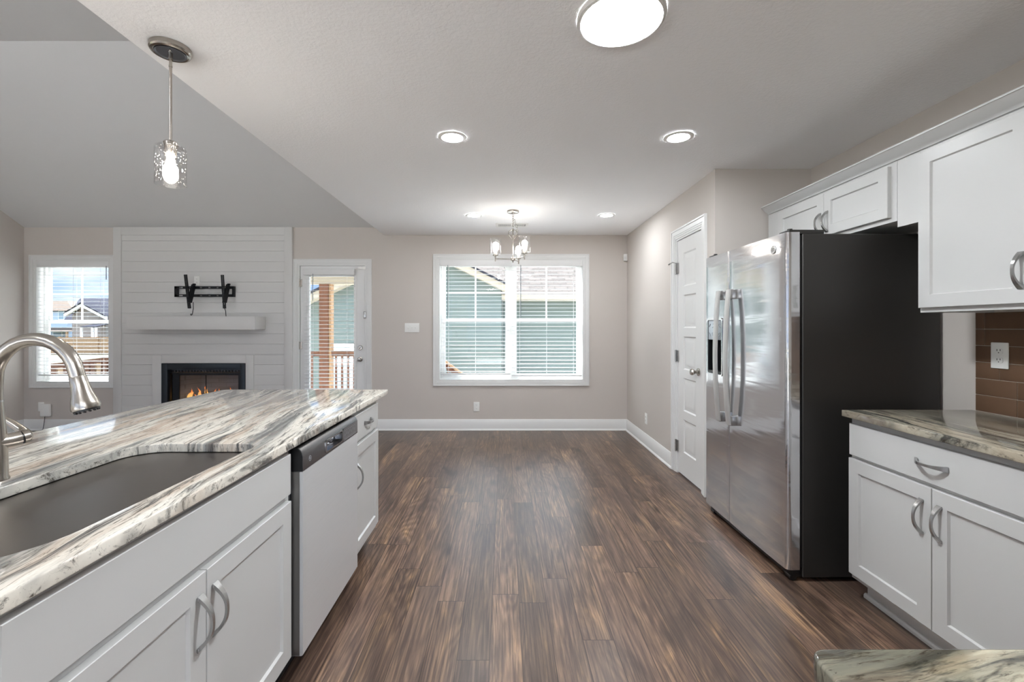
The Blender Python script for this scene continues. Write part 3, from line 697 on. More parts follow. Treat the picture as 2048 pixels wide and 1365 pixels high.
MB(PX).prism([(XI+.001, .7742), (xf-.0015, .7742), (xf-.0015, .826), (xf-.006, .842), (xf-.014, .853), (XI+.001, .8575)], y0-.0015, y0+.002).build('end_cap', BLKP, cp_)
MX = fr((xf, 0, 0), (0, 1, 0), (0, 0, 1), (1, 0, 0))
m = MB(MX); lo, li = rrect(hy0-.005, hy1+.003, hz0-.005, hz1+.002, .012, 5), rrect(hy0+.001, hy1-.001, hz0+.001, hz1-.001, .010, 5)
m.loft([[(*p, .0002) for p in lo], [(*p, .003) for p in lo], [(*p, .003) for p in li], [(*p, -.03) for p in li]], cap=False)
m.build('pocket_handle', CHROME, cp_)
RINGM = simple('pale_printed_mark', (170, 172, 176), .4, .4)
m = MB(MX); m.lathe([(.0105, 0), (.0105, .0008), (.0085, .0008), (.0085, 0)], o=(1.71, .805, 0), cap=False)
m.tube([(1.71+.0045*math.cos(t*.7)*(1-t*.06), .805+.0045*math.sin(t*.7)*(1-t*.06), .0006) for t in range(10)], .0006, 5); m.build('emblem', RINGM, cp_)
m = MB(MX); random.seed(2)
for k in range(7):
    y = 2.085+k*.022; m.lathe([(.0052, 0), (.0052, .0007), (.0040, .0007), (.0040, 0)], o=(y, .803+.006*(k % 2), 0), seg=16, cap=False); m.box(y-.007, y+.006, .8225, .8240, 0, .0007); m.box(y-.006, y+.004, .7885, .7898, 0, .0007)
m.box(2.085, 2.24, .782, .7832, 0, .0008)
m.build('control_markings', RINGM, cp_)
m = MB(MX); m.box(2.066, y1-.001, .779, .836, 0, .0004); m.build('key_panel', simple('grey_key_panel', (118, 116, 118), .3, .6), cp_)
# countertops
XF, XBK, YE = -.743, -1.792, 2.886
cut = rrect(-1.245, -.833, .72, 1.545, [.10, .17, .06, .10], 10)
top = slab('island_countertop', [rrect(XBK, XF, -.20, YE, [.03, .006, .006, .055], 6), cut], CT0, CT1, .0035, GRAN)
tag(top, 'streaked cream and grey granite countertop on the island with a sink cutout', 'countertop')
# sink
sk = thing('sink', 'undermount stainless sink bowl in the island', 'sink', (-1.04, 1.13, CT0))
def ring(off, z, rs=1.0): return [(x, y, z) for x, y in rrect(-1.245-off, -.833+off, .72-off, 1.545+off, [max(.02, r*rs+off*.5) for r in (.10, .17, .06, .10)], 10)]
m = MB()
m.loft([ring(.022, CT0-.0006), ring(.006, CT0-.0006), ring(.004, CT0-.006), ring(.001, .72, .9), ring(-.006, .675, .9), ring(-.022, .656, .9), ring(-.05, .650, .8), ring(-.15, .646, .4)], cap=False)
vs = ring(-.15, .646, .4); m.loft([vs, [(-1.04+(x+1.04)*.2, 1.13+(y-1.13)*.12, .644) for x, y, z in vs]], cap=False)
m.loft([ring(.022, CT0-.0006), ring(.022, CT0-.002), ring(.008, CT0-.008), ring(.006, .72, .9), ring(-.002, .67, .9), ring(-.02, .651, .9), ring(-.15, .640, .4)], cap=True)
m.build('bowl', SINK, sk)
MB().lathe([(.045, 0), (.045, .003), (.036, .003), (.030, -.004), (.004, -.004)], o=(-1.04, 1.13, .6455)).build('drain', CHROME, sk)
# faucet
fa = thing('kitchen_faucet', 'brushed nickel gooseneck pull-down faucet behind the island sink', 'faucet', (-1.320, 1.17, CT1))
fx, fy = -1.320, 1.17
MB().lathe([(.029, 0), (.029, .004), (.0265, .010), (.0255, .07), (.0245, .11), (.021, .150), (.0185, .190), (.0172, .205)], o=(fx, fy, CT1+.0002), seg=36).build('base', NICKEL, fa)
th = R(-2); ux, uy = math.cos(th), -math.sin(th)            # spout direction in plan
arc = [(0, .206), (0, .225), (0, .245)]
cxr, czr, rad = .104, .262, .104
for k in range(1, 15): a = R(180 - k*170/14); arc.append((cxr+rad*math.cos(a), czr+rad*math.sin(a)))
pr = arc[-1]; dx, dz = math.sin(R(15)), -math.cos(R(15))
arc += [(pr[0]+dx*.012, pr[1]+dz*.012)]
pth = [(fx+ux*a, fy+uy*a, CT1+b) for a, b in arc]
MB().tube(pth, .0170, 20).build('spout', NICKEL, fa)
MB().tube([(fx, fy, CT1+.203), (fx, fy, CT1+.208)], .0177, 24).build('collar', CHROME, fa)
e = arc[-1]; hd = [(0, .0172), (.002, .0180), (.022, .0192), (.045, .0222), (.066, .0280), (.082, .0312), (.088, .0300)]
hp_ = [(fx+ux*(e[0]+dx*s), fy+uy*(e[0]+dx*s), CT1+e[1]+dz*s) for s, r in hd]
hdo = MB().tube(hp_, [r for s, r in hd], 28).build('spray_head', NICKEL, fa)
m = MB(); cpt = Vector(hp_[-1]); ax = (Vector(hp_[-1])-Vector(hp_[0])).normalized()
m.tube([cpt-ax*.001, cpt+ax*.004], .0270, 24)
s1 = Vector((uy, -ux, 0)); s2 = ax.cross(s1)
for k in range(14):
    q = cpt + (s1*math.cos(k*R(360/14)) + s2*math.sin(k*R(360/14)))*.0235; m.tube([q, q+ax*.0075], .0026, 6)
m.build('spray_nozzles', BLKP, hdo)
m = MB(); hz = CT1+.098
m.tube([(fx+.006, fy, hz), (fx+.012, fy+.025, hz), (fx+.020, fy+.044, hz+.002)], [.0195, .0190, .0188], 24)
m.build('handle_hub', NICKEL, fa)
lv = MB(); lv.tube([(fx+.019, fy+.043, hz+.002), (fx+.0205, fy+.0475, hz+.002)], .0176, 24); lv.build('seal_ring', BLKP, fa)
m = MB(); m.tube([(fx+.0205, fy+.0475, hz+.002), (fx+.025, fy+.060, hz+.004), (fx+.028, fy+.066, hz+.005)], [.0188, .0186, .010], 24)
m.tube([(fx+.024, fy+.058, hz+.008), (fx+.008, fy+.060, hz+.020), (fx-.016, fy+.060, hz+.036), (fx-.036, fy+.058, hz+.050)], [.012, .0105, .0095, .007], 16)
m.build('lever', NICKEL, fa)
# ---------------------------------------------------------------- cabinets by the refrigerator, facing -X
XR = 1.665; MRB = fr((XR, 0, 0), (0, 1, 0), (0, 0, 1), (-1, 0, 0))
rb = thing('base_cabinet', 'white shaker base cabinet with one wide drawer beside the refrigerator', 'cabinet', (1.95, 1.74, 0))
MB().box(XR, XK-.002, 1.318, 2.168, .105, CT0-.001).build('cabinet_body', CAB, rb)
m = MB(); m.box(XR+.075, XK-.002, 1.318, 2.168, 0, .105)
m.M = fr((XR+.075, 2.178, 0), (-1, 0, 0), (0, 0, 1), (0, -1, 0)); m.prism([(0, 0), (.012, 0), (.012, .012), (.007, .020), (0, .022)], 0, .86)
m.build('toe_kick', CAB, rb)
dd = flat_front(rb, MRB, 1.325, 2.160, .695, .843); pull(hp(MRB, 1.743, .770), 'handle', dd)
dA = shaker(rb, MRB, 1.7455, 2.164, .130, .678, stile=.060); dB = shaker(rb, MRB, 1.322, 1.742, .130, .678, stile=.060)
pull(vp(MRB, 1.785, .555), 'handle', dA); pull(vp(MRB, 1.710, .555), 'handle', dB)
rn = thing('base_cabinet', 'white base cabinet filling the corner between two counter runs', 'cabinet', (1.95, .9, 0))
MB().box(XR, XK-.002, .60, 1.314, .105, CT0-.001).build('cabinet_body', CAB, rn); MB().box(XR+.075, XK-.002, .60, 1.314, 0, .105).build('toe_kick', CAB, rn)
dA = shaker(rn, MRB, .64, 1.30, .130, .843); pull(vp(MRB, 1.26, .70), 'handle', dA)
top = slab('countertop', [rrect(1.619, XK-.001, .572, 2.178, [.004, .004, .004, .008], 4)], CT0, CT1, .0035, GRAN2)
tag(top, 'dark streaked granite countertop beside the refrigerator under the wall cabinets', 'countertop')
fc = thing('base_cabinet', 'white base cabinet under the granite counter corner closest to the camera', 'cabinet', (1.2, .2, 0))
MB().box(.41, XK-.002, -.125, .52, .105, CT0-.001).build('cabinet_body', CAB, fc); MB().box(.43, XK-.002, -.125, .45, 0, .105).build('toe_kick', CAB, fc)
MFC = fr((0, .52, 0), (1, 0, 0), (0, 0, 1), (0, 1, 0))
for k in range(3):
    dA = shaker(fc, MFC, .42+k*.41, .82+k*.41, .130, .843); pull(vp(MFC, .78+k*.41, .70), 'handle', dA)
top = slab('countertop', [rrect(.372, XK-.001, -.128, .560, [.01, .004, .004, .022], 8)], CT0, CT1, .004, GRAN3)
tag(top, 'blurred granite countertop corner closest to the camera, with a rounded corner', 'countertop')
# backsplash tiles
m = MB(); xt = XK-.0075
for row in range(6):
    z0_ = CT1+.001+row*.0775; off = (1.98, 2.052, 2.115)[row//2]
    js = sorted([off-k*.308 for k in range(0, 6)] + [2.156, .575]); js = [j for j in js if .575 <= j <= 2.156]
    for p, q in zip(js, js[1:]):
        if q-p > .006: m.box(xt, XK-.003, p+.001, q-.0012, z0_+.0012, z0_+.0763, .0018, 2)
bs_ = m.build('trim_backsplash', TILE); struct(bs_, 'brown glossy rectangular tiles above the counter')
struct(MB().box(XK-.0045, XK-.0005, .575, 2.156, CT1, 1.368).build('trim_grout', GROUT), 'pale grout between the brown tiles')
# wall cabinets
XU = 1.925; MU = fr((XU, 0, 0), (0, 1, 0), (0, 0, 1), (-1, 0, 0))
uc = thing('wall_cabinet', 'tall white shaker wall cabinet above the tile backsplash', 'cabinet', (2.08, 1.64, 1.37))
m = MB(); m.box(XU, XK-.002, 1.18, 2.094, 1.385, 2.118); m.box(XU, XU+.02, 1.18, 2.094, 1.368, 1.385); m.box(XU+.02, XK-.002, 2.078, 2.094, 1.368, 1.385)
m.build('cabinet_body', CAB, uc)
dA = shaker(uc, MU, 1.640, 2.085, 1.389, 2.100, stile=.057); dB = shaker(uc, MU, 1.190, 1.636, 1.389, 2.100, stile=.057)
pull(vp(MU, 1.668, 1.510), 'handle', dA); pull(vp(MU, 1.608, 1.510), 'handle', dB)
ob = thing('wall_cabinet', 'short white two door cabinet above the refrigerator', 'cabinet', (2.08, 2.7, 1.82))
MB().box(XU, XK-.002, 2.218, 3.300, 1.822, 2.118).build('cabinet_body', CAB, ob)
MB().box(XU, XU+.018, 2.095, 2.216, 1.790, 2.118).build('filler', CAB, ob)
dA = shaker(ob, MU, 2.704, 3.157, 1.845, 2.100, stile=.056); dB = shaker(ob, MU, 2.252, 2.701, 1.845, 2.100, stile=.056)
pull(vp(MU, 2.732, 1.925), 'handle', dA, L=.12); pull(vp(MU, 2.672, 1.925), 'handle', dB, L=.12)
cp = [(0, 2.118), (-.010, 2.118), (-.012, 2.124), (-.020, 2.131), (-.040, 2.146), (-.052, 2.160), (-.056, 2.164), (-.060, 2.164), (-.060, 2.172), (0, 2.172)]
m = MB(); m.prism([(XU+a_, b_) for a_, b_ in cp], 1.0, 3.292, M=PX); m.box(XU-.01, XK-.002, 1.0, 3.292, 2.119, 2.130)
tag(m.build('crown_moulding', CAB), 'white crown moulding along the top of the wall cabinets', 'moulding')
ICONM = simple('grey_icons', (92, 104, 116), .4)
# ---------------------------------------------------------------- refrigerator (its own axes: x depth, y width)
rf = thing('refrigerator', 'stainless side by side refrigerator with dark grey sides', 'refrigerator', (1.436, 2.300, 0), rz=R(.75))
B = lambda m, n, mt, p=rf: m.build(n, mt, p, local=True)
B(MB().box(.083, .795, .004, .906, .022, 1.778, .004, 1), 'cabinet_body', FRSIDE)
B(MB().box(.066, .083, .012, .898, .07, 1.770), 'door_gasket', BLKP)
B(MB().box(.03, .10, .02, .89, .018, .062, .004), 'base_grille', BLKP)
def door_plan(y0, y1, r0, r1, bow):
    p = [(.065, y0)]
    for k in range(9): a = R(90*k/8); p.append((r0*(1.25)*(1-math.sin(a)), y0 + r0*(1-math.cos(a))))
    n = 12
    for k in range(1, n): p.append((0, y0+r0+(y1-r1-y0-r0)*k/n))
    for k in range(9): a = R(90-90*k/8); p.append((r1*(1-math.sin(a)), y1 - r1*(1-math.cos(a))))
    p.append((.065, y1))
    return [(x - bow*math.sin(math.pi*(y-y0)/(y1-y0)), y) for x, y in p]
pl = door_plan(0, .5745, .020, .006, .004)
fd = B(MB().prism(pl, .064, 1.785), 'refrigerator_door', FRIDGE)
dy0, dy1, dz0, dz1 = .668, .862, .985, 1.350
zA = door_plan(.5805, .910, .006, .020, .0)
m = MB()
m.prism(zA, .064, dz0); m.prism(zA, dz1, 1.785)
m.prism([q for q in zA if q[1] <= dy0-.001 and q[0] < .066] + [(0, dy0), (.065, dy0)], dz0, dz1)
m.prism([(.065, dy1), (0, dy1)] + [q for q in zA if q[1] >= dy1+.001], dz0, dz1)
zd = B(m, 'freezer_door', FRIDGE)
dsp = MB(); dsp.box(.058, .064, dy0, dy1, dz0, dz1)
dsp.box(.0, .058, dy0, dy0+.004, dz0, dz1); dsp.box(.0, .058, dy1-.004, dy1, dz0, dz1); dsp.box(0, .058, dy0+.004, dy1-.004, dz0, dz0+.02)
ds = B(dsp, 'dispenser', BLKP, zd)
m = MB(); MFZ = fr((0, 0, 0), (0, 1, 0), (0, 0, 1), (-1, 0, 0))
lo, li = rrect(dy0-.008, dy1+.008, dz0-.008, dz1+.012, .02, 5), rrect(dy0+.001, dy1-.001, dz0+.001, dz1-.001, .012, 5)
m.loft([[(*p, .0003) for p in lo], [(*p, .006) for p in lo], [(*p, .006) for p in li], [(*p, -.02) for p in li]], cap=False, M=MFZ)
B(m, 'dispenser_bezel', CHROME, zd)
B(MB().box(-.002, .058, dy0+.004, dy1-.004, 1.215, dz1-.003, .003), 'control_display', simple('pale_display', (196, 206, 214), .3), zd)
for k in range(8):
    m = MB()
    yy, z_ = dy0+.03+(k % 4)*.045, 1.25+(k//4)*.06
    m.tube([(-.0025, yy+.012*math.cos(t*1.1+k), z_+.014*math.sin(t*.9+k*1.7)) for t in range(6)], .0012, 5)
    B(m, 'display_icon', ICONM, zd)
def bow_handle(y0, y1, parent):
    m = MB(); loops = []; n = 24
    for k in range(n+1):
        s = -1+2*k/n; z = 1.115+s*.420; off = -.045-.022*(1-s*s)
        loops.append([(off+.012, y0, z), (off+.003, y0+.001, z), (off-.001, y0+.008, z), (off-.001, y1-.008, z), (off+.003, y1-.001, z), (off+.012, y1, z), (off+.017, y1-.006, z), (off+.017, y0+.006, z)])
    m.loft(loops)
    h = B(m, 'handle', NICKH, parent)
    for z in (1.506, .720): B(MB().box(-.040, .001, y0+.002, y1-.002, z-.030, z+.030, .004), 'handle_mount', PULL, h)
NICKH = steel('satin_handle_steel', (208, 207, 205), .34, (60, 60, 6), 0, metal=.6)
bow_handle(.490, .535, fd); bow_handle(.620, .665, zd)
m = MB(); m.lathe([(.0225, 0), (.0225, .004), (.0205, .006), (.0185, .006), (.0175, .0045), (.002, .0045)], o=(.110, 1.712, .0005), M=MFZ)
b_ = B(m, 'badge', simple('silver_badge', (150, 150, 150), .3, .8), fd)
m = MB(MFZ)
for sgn, ph in ((-1, 0), (1, 1.2)):
    m.tube([(.110+sgn*.006+.006*math.cos(t*.75+ph), 1.712+.010*math.sin(t*.75+ph)*(1-.05*t), .0055) for t in range(9)], .0010, 6)
B(m, 'badge_script', simple('dark_badge_script', (90, 90, 90), .4, .5), b_)
for yy in (.012, .81):
    m = MB(); m.box(.02, .20, yy, yy+.085, 1.7785, 1.800, .003); m.tube([(.035, yy+.02, 1.786), (.035, yy+.02, 1.806)], .012)
    B(m, 'hinge_cover', FRSIDE)
for yy in (.03, .85):
    m = MB(); m.tube([(.045, yy-.012, .018), (.045, yy+.035, .018)], .018, 16); m.box(.03, .10, yy-.012, yy+.03, .02, .05, .004)
    B(m, 'roller_foot', BLKP)
# ================================================================ lamps
def downlight(label, x, y):
    r = thing('downlight', label, 'ceiling light', (x, y, HC), 'recessed downlights')
    MB().lathe([(.087, -.001), (.087, -.004), (.082, -.007), (.066, -.008), (.060, -.004), (.060, -.0015)], o=(x, y, HC), seg=48, cap=False).build('trim_ring', WHITE, r)
    MB().lathe([(.0605, -.0005), (.0600, -.0045), (.03, -.0052), (.001, -.0052)], o=(x, y, HC), seg=40).build('diffuser', LED, r)
    return r
dl = downlight('white recessed downlight straight out from the end of the island', -.319, 2.765)
dup(dl, (1.063, 2.765, HC), label='white recessed downlight in front of the refrigerator')
dup(dl, (-.316, 4.69, HC), label='white recessed downlight over the dining area, on the patio door side of the chandelier')
dup(dl, (1.057, 4.69, HC), label='white recessed downlight over the dining area, on the pantry side of the chandelier')
bl = thing('ceiling_light', 'large round flat white light panel on the kitchen ceiling', 'ceiling light', (.435, 1.69, HC))
MB().lathe([(.162, -.0005), (.163, -.012), (.160, -.020), (.150, -.0235), (.147, -.021)], o=(.435, 1.69, HC), seg=64, cap=False).build('rim', simple('brushed_white_rim', (214, 212, 208), .35), bl)
MB().lathe([(.1475, -.012), (.1475, -.0215), (.10, -.0225), (.002, -.0225)], o=(.435, 1.69, HC), seg=64).build('diffuser', LEDBIG, bl)
# unseen lamps added behind the camera to brighten the rooms
for x, y, rr_ in ((-.40, -1.9, .162), (1.0, -1.9, .162), (-3.0, -1.6, .20)):
    zc = HC if x > XS else 3.656
    r = thing('ceiling_light', 'round white fill light added out of the frame at %.1f, %.1f' % (x, y), 'ceiling light', (x, y, zc))
    r['label'] = {(-.40, -1.9): 'round white fill light added on the hall ceiling behind the camera', (1.0, -1.9): 'round white fill light added on the ceiling behind the kitchen', (-3.0, -1.6): 'round white fill light added over the far end of the living room'}[(x, y)]
    MB().lathe([(rr_, -.0005), (rr_, -.02), (rr_-.012, -.0235), (rr_-.015, -.021)], o=(x, y, zc), seg=48, cap=False).build('rim', WHITE, r)
    MB().lathe([(rr_-.0145, -.012), (rr_-.0145, -.0215), (.002, -.0225)], o=(x, y, zc), seg=48).build('diffuser', LEDBIG, r)
def bulb_prof(z0, s=1.0):
    q = [(.012*s, z0), (.0125*s, z0+.012*s), (.0150*s, z0+.022*s)]
    return q + [(.0255*s*math.sin(R(a)), z0+.056*s-.0285*s*math.cos(R(a))) for a in range(45, 176, 10)] + [(.0008, z0+.0846*s)]
# pendant
px_, py_ = -1.388, 1.881
pd = thing('pendant_lamp', 'brushed nickel pendant lamp with seeded glass shade over the island', 'lamp', (px_, py_, HC))
m = MB(); m.lathe([(.002, -.022), (.052, -.022), (.057, -.026), (.063, -.027), (.070, -.024), (.074, -.018), (.074, -.0005)], o=(px_, py_, HC), seg=48)
cn = m.build('canopy', NICKEL, pd)
MB().lathe([(.056, -.0275), (.053, -.0265), (.049, -.0235), (.002, -.0235)], o=(px_, py_, HC), seg=40, cap=False).build('canopy_plate', simple('dark_canopy_plate', (120, 122, 128), .4, .6), cn)
for s in (-1, 1): MB().lathe([(.004, 0), (.004, -.006), (.0055, -.007), (.005, -.011), (.001, -.013)], o=(px_+s*.020, py_-s*.030, HC-.024), seg=12).build('canopy_screw', CHROME, cn)
m = MB(); m.tube([(px_, py_, HC-.023), (px_, py_, 2.07)], .0056, 16); m.tube([(px_, py_, HC-.022), (px_, py_, HC-.052)], .0085, 16); m.tube([(px_, py_, HC-.075), (px_, py_, HC-.082)], .0068, 12); m.build('stem', NICKEL, pd)
m = MB(); m.lathe([(.006, .012), (.022, .010), (.026, .004), (.026, -.008), (.022, -.008)], o=(px_, py_, 2.062)); m.lathe([(.022, 0), (.022, -.040), (.0195, -.044), (.012, -.044)], o=(px_, py_, 2.055)); m.build('socket', NICKEL, pd)
m = MB(); pr_ = [(.026, 2.0535), (.046, 2.0535), (.0525, 2.0500), (.0555, 2.042), (.0555, 1.892), (.0535, 1.892), (.0535, 2.041), (.051, 2.0485), (.026, 2.0515)]
m.lathe(pr_, o=(px_, py_, 0), seg=56, cap=False); m.build('glass_shade', SHADE, pd)
MB().lathe([(r_, 4.018-z_) for r_, z_ in bulb_prof(2.006, 1.05)], o=(px_, py_, 0), seg=24).build('bulb', PBULB, pd)
# chandelier
cx_, cy_ = .085, 4.52
ch = thing('chandelier', 'small brushed nickel three light chandelier with seeded glass shades', 'chandelier', (cx_, cy_, HC))
MB().lathe([(.002, -.030), (.02, -.030), (.024, -.024), (.050, -.022), (.058, -.018), (.060, -.012), (.060, -.0005)], o=(cx_, cy_, HC), seg=40).build('canopy', NICKEL, ch)
m = MB(); z = HC-.028; k = 0
def link(m, c, rot, tilt=0.0, L=.016, wd=.0085, r=.0019):
    pts = [Vector((math.cos(t)*wd, 0, math.sin(t)*L)) for t in [2*math.pi*i/14 for i in range(15)]]
    M = Matrix.Translation(c) @ Matrix.Rotation(rot, 4, 'Z') @ Matrix.Rotation(tilt, 4, 'Y'); m.tube(pts, r, 6, cap=False, M=M)
while z > 2.285: link(m, (cx_, cy_, z-.014), R(90*(k % 2))); z -= .025; k += 1
for k in range(6):                                        # slack loop of spare chain
    a = k/5; link(m, (cx_+.012+.030*math.sin(a*2.4), cy_-.01, 2.36-.125*a), R(90*(k % 2)), R(14*math.cos(a*3)))
m.build('chain', NICKEL, ch)
m = MB(); m.tube([(cx_, cy_, 2.285), (cx_, cy_, 1.99)], .0062, 14)
for s in (-1, 1): m.tube([(cx_+s*.003, cy_, 2.175), (cx_+s*.028, cy_-.004, 2.205), (cx_+s*.045, cy_-.006, 2.228), (cx_+s*.042, cy_-.004, 2.255), (cx_+s*.02, cy_, 2.272), (cx_, cy_, 2.276)], .0036, 8)
m.lathe([(.004, 2.0), (.020, 1.998), (.0225, 1.99), (.0225, 1.968), (.018, 1.962), (.007, 1.958), (.007, 1.948), (.002, 1.946)], o=(cx_, cy_, 0))
m.build('stem', NICKEL, ch)
for ang in (190, 308, 70):
    dx_, dy_ = math.cos(R(ang)), math.sin(R(ang)); ex, ey = cx_+dx_*.178, cy_+dy_*.178
    m = MB(); m.tube([(cx_+dx_*.018, cy_+dy_*.018, 1.980), (ex, ey, 1.980)], .0045, 10); m.lathe([(.003, 1.955), (.0065, 1.958), (.0065, 1.985), (.0085, 2.000), (.0085, 2.006)], o=(ex, ey, 0), seg=16); m.lathe([(.010, 2.004), (.024, 2.006), (.026, 2.010), (.026, 2.020), (.012, 2.022)], o=(ex, ey, 0)); m.lathe([(.0165, 2.020), (.0165, 2.052), (.010, 2.053)], o=(ex, ey, 0))
    am = m.build('arm', NICKEL, ch)
    m = MB(); m.lathe([(.024, 2.0205), (.046, 2.0215), (.0535, 2.026), (.056, 2.034), (.056, 2.180), (.054, 2.180), (.054, 2.035), (.051, 2.029), (.024, 2.0225)], o=(ex, ey, 0), seg=44, cap=False); m.build('glass_shade', SHADE, am)
    MB().lathe(bulb_prof(2.050, 1.12), o=(ex, ey, 0), seg=24).build('bulb', BULB, am)
# air vent
av = thing('ceiling_vent', 'white rectangular air vent in the ceiling behind the chandelier', 'vent', (.083, 5.14, HC))
m = MB(); vx0, vx1, vy0, vy1 = -.10, .267, 5.055, 5.225
m.box(vx0, vx1, vy0, vy0+.03, HC-.007, HC-.0005, .002); m.box(vx0, vx1, vy1-.03, vy1, HC-.007, HC-.0005, .002); m.box(vx0, vx0+.03, vy0+.03, vy1-.03, HC-.007, HC-.0005, .002); m.box(vx1-.03, vx1, vy0+.03, vy1-.03, HC-.007, HC-.0005, .002)
m.build('vent_frame', WHITE, av)
MB().box(vx0+.03, vx1-.03, vy0+.03, vy1-.03, HC-.0012, HC-.0004).build('vent_cavity', SLOT, av)
m = MB()
for k in range(24):
    x = vx0+.034+k*(vx1-vx0-.068)/24; m.box(x, x+.0075, vy0+.03, vy1-.03, HC-.006, HC-.0014)
m.box(.075, .092, vy0+.03, vy1-.03, HC-.0065, HC-.0014)
m.build('louvers', WHITE, av)
# ================================================================ outside
struct(MB().box(-120, 60, -60, 140, -2.4, -2.3).build('ground_yard', LAWN), 'yard beyond the house')
struct(MB().box(-12, 6, -10, -3.62, -.30, -.18).build('ground_bounce_rear', CONC), 'unseen pale slab added behind the camera to bounce sunlight inside')  # added out of view, bounces sunlight up to the ceilings
struct(MB().box(-6.5, 8, 5.87, 11.6, -1.1, -.95).build('ground_bounce_side', CONC), 'unseen pale strip added between the two houses to bounce sunlight inside')  # added below the sight line, bounces sunlight up through the dining window
struct(MB().box(-4.6, -1.15, 5.87, 8.05, -.16, -.05).build('floor_porch', CONC), 'porch deck outside the patio door')
def siding(m, x0, x1, z0, z1, y, clip=None, lap=.15):
    z = z0
    while z < z1-1e-3:
        zt_ = min(z+lap, z1)
        a0_, a1_ = (x0, x1) if clip is None else clip(z); c0, c1 = (x0, x1) if clip is None else clip(zt_)
        if a1_-a0_ > .02:
            if c1 <= c0: c0 = c1 = (a0_+a1_)/2
            m.loft([[(a0_, y, z), (a1_, y, z), (a1_, y+.05, z), (a0_, y+.05, z)], [(c0, y+.017, zt_), (c1, y+.017, zt_), (c1, y+.05, zt_), (c0, y+.05, zt_)]])
        z = zt_
nh = thing('neighbor_house', 'sage green house with shingled gable roof outside the dining window', 'house', (0, 11, -2.3))
YG = 11.0
def gx(px): return (px-VX)*YG/FPX
def gz(py): return H-(py-VY)*YG/FPX
apx, apz = gx(846), gz(504); zl = gz(640); zr = gz(590)
sl_, sr_ = .465, .495
xl_ = apx-(apz-zl)/sl_; xr_ = gx(1003)
def gclip(z):
    return (max(xl_, apx-(apz-z)/sl_) if z > zl else xl_, min(xr_, apx+(apz-z)/sr_))
m = MB(); siding(m, xl_, xr_, -2.3, apz, YG, gclip); m.build('gable_siding', SIDING, nh)
m = MB(); siding(m, xr_-1.2, 5.5, -2.3, gz(597), YG+.6); m.build('wall_siding', SIDING, nh)
m = MB()
for s, xe in ((sl_, xl_-.35), (-sr_, xr_+.12)):
    ze = apz-abs(xe-apx)*abs(s); d_ = (Vector((xe, 0, ze))-Vector((apx, 0, apz)))
    m.loft([[(apx, y_, apz+a_) for y_, a_ in ((YG-.30, .0), (YG-.30, .17), (YG+.1, .17), (YG+.1, .0))], [(xe, y_, ze+a_) for y_, a_ in ((YG-.30, .0), (YG-.30, .17), (YG+.1, .17), (YG+.1, .0))]])
m.build('rake_trim', TANTRIM, nh)
m = MB()
for s, xe in ((sl_, xl_-.4), (-sr_, xr_+.16)):
    ze = apz-abs(xe-apx)*abs(s)
    m.loft([[(apx, y_, apz+a_) for y_, a_ in ((YG-.36, .17), (YG-.36, .22), (YG+7, .22), (YG+7, .17))], [(xe, y_, ze+a_) for y_, a_ in ((YG-.36, .17), (YG-.36, .22), (YG+7, .22), (YG+7, .17))]])
m.build('gable_roof', DKROOF, nh)
ze = gz(592)+.02; yv = YG+.15
m = MB(); m.loft([[(apx, yv, ze), (6.0, yv, ze), (6.0, yv, ze+.05), (apx, yv, ze+.05)], [(apx, yv+8, ze+4), (6.0, yv+8, ze+4), (6.0, yv+8, ze+4.05), (apx, yv+8, ze+4.05)]])
m.build('main_roof', SHING, nh)
m = MB(); m.box(xr_-.05, 6.0, yv-.12, yv-.01, ze-.11, ze+.02, .012); m.box(xr_+.02, 6.0, yv, YG+.62, ze-.12, ze-.06)
m.build('gutter', TANTRIM, nh)
m = MB(); wx0, wx1, wz0, wz1 = gx(660), gx(709), gz(790), gz(688)
for q in ((wx0, wx0+.09, wz0, wz1), (wx1-.09, wx1, wz0, wz1), (wx0+.09, wx1-.09, wz1-.09, wz1), (wx0+.09, wx1-.09, wz0, wz0+.09), (wx0+.09, wx1-.09, (wz0+wz1)/2-.03, (wz0+wz1)/2+.03)): m.box(q[0], q[1], YG-.03, YG+.05, q[2], q[3])
wn_ = m.build('window', WHITE, nh)
MB().box(wx0+.09, wx1-.09, YG-.012, YG, wz0+.09, wz1-.09).build('pane', simple('pale_reflecting_glass', (168, 192, 196), .15), wn_)
# porch post, beam, railing
pp_ = thing('porch_post', 'square brown stained wooden porch post outside the patio door', 'post', (-3.16, 8.0, -.05))
MB().box(-3.25, -3.09, 7.93, 8.09, -.049, 2.058).build('post_shaft', STAIN, pp_)
MB().box(-3.088, -3.045, 7.95, 8.07, -.049, 2.058).build('lit_side', CEDAR, pp_)  # the post's lit side, put in as a strip of lighter wood
tag(MB().box(-4.6, -1.18, 7.92, 8.10, 2.060, 2.30).build('porch_beam', TANTRIM), 'tan wooden beam across the top of the porch post', 'beam')
struct(MB().box(-4.8, -1.18, 5.87, 8.3, 2.60, 2.70).build('roof_porch', CONC), 'porch roof')
rl = thing('porch_railing', 'brown stained wooden porch railing outside the patio door', 'railing', (-2.8, 8.0, -.05))
MB().box(-4.55, -3.255, 7.95, 8.06, .835, .878, .005).build('top_rail', STAIN, rl); MB().box(-3.04, -1.2, 7.95, 8.06, .835, .878, .005).build('top_rail', STAIN, rl)
MB().box(-4.55, -3.255, 7.98, 8.02, .785, .834).build('rail_board', STAIN, rl); MB().box(-3.04, -1.2, 7.98, 8.02, .785, .834).build('rail_board', STAIN, rl)
MB().box(-4.55, -3.255, 7.98, 8.02, .15, .20).build('bottom_rail', STAIN, rl); MB().box(-3.04, -1.2, 7.98, 8.02, .15, .20).build('bottom_rail', STAIN, rl)
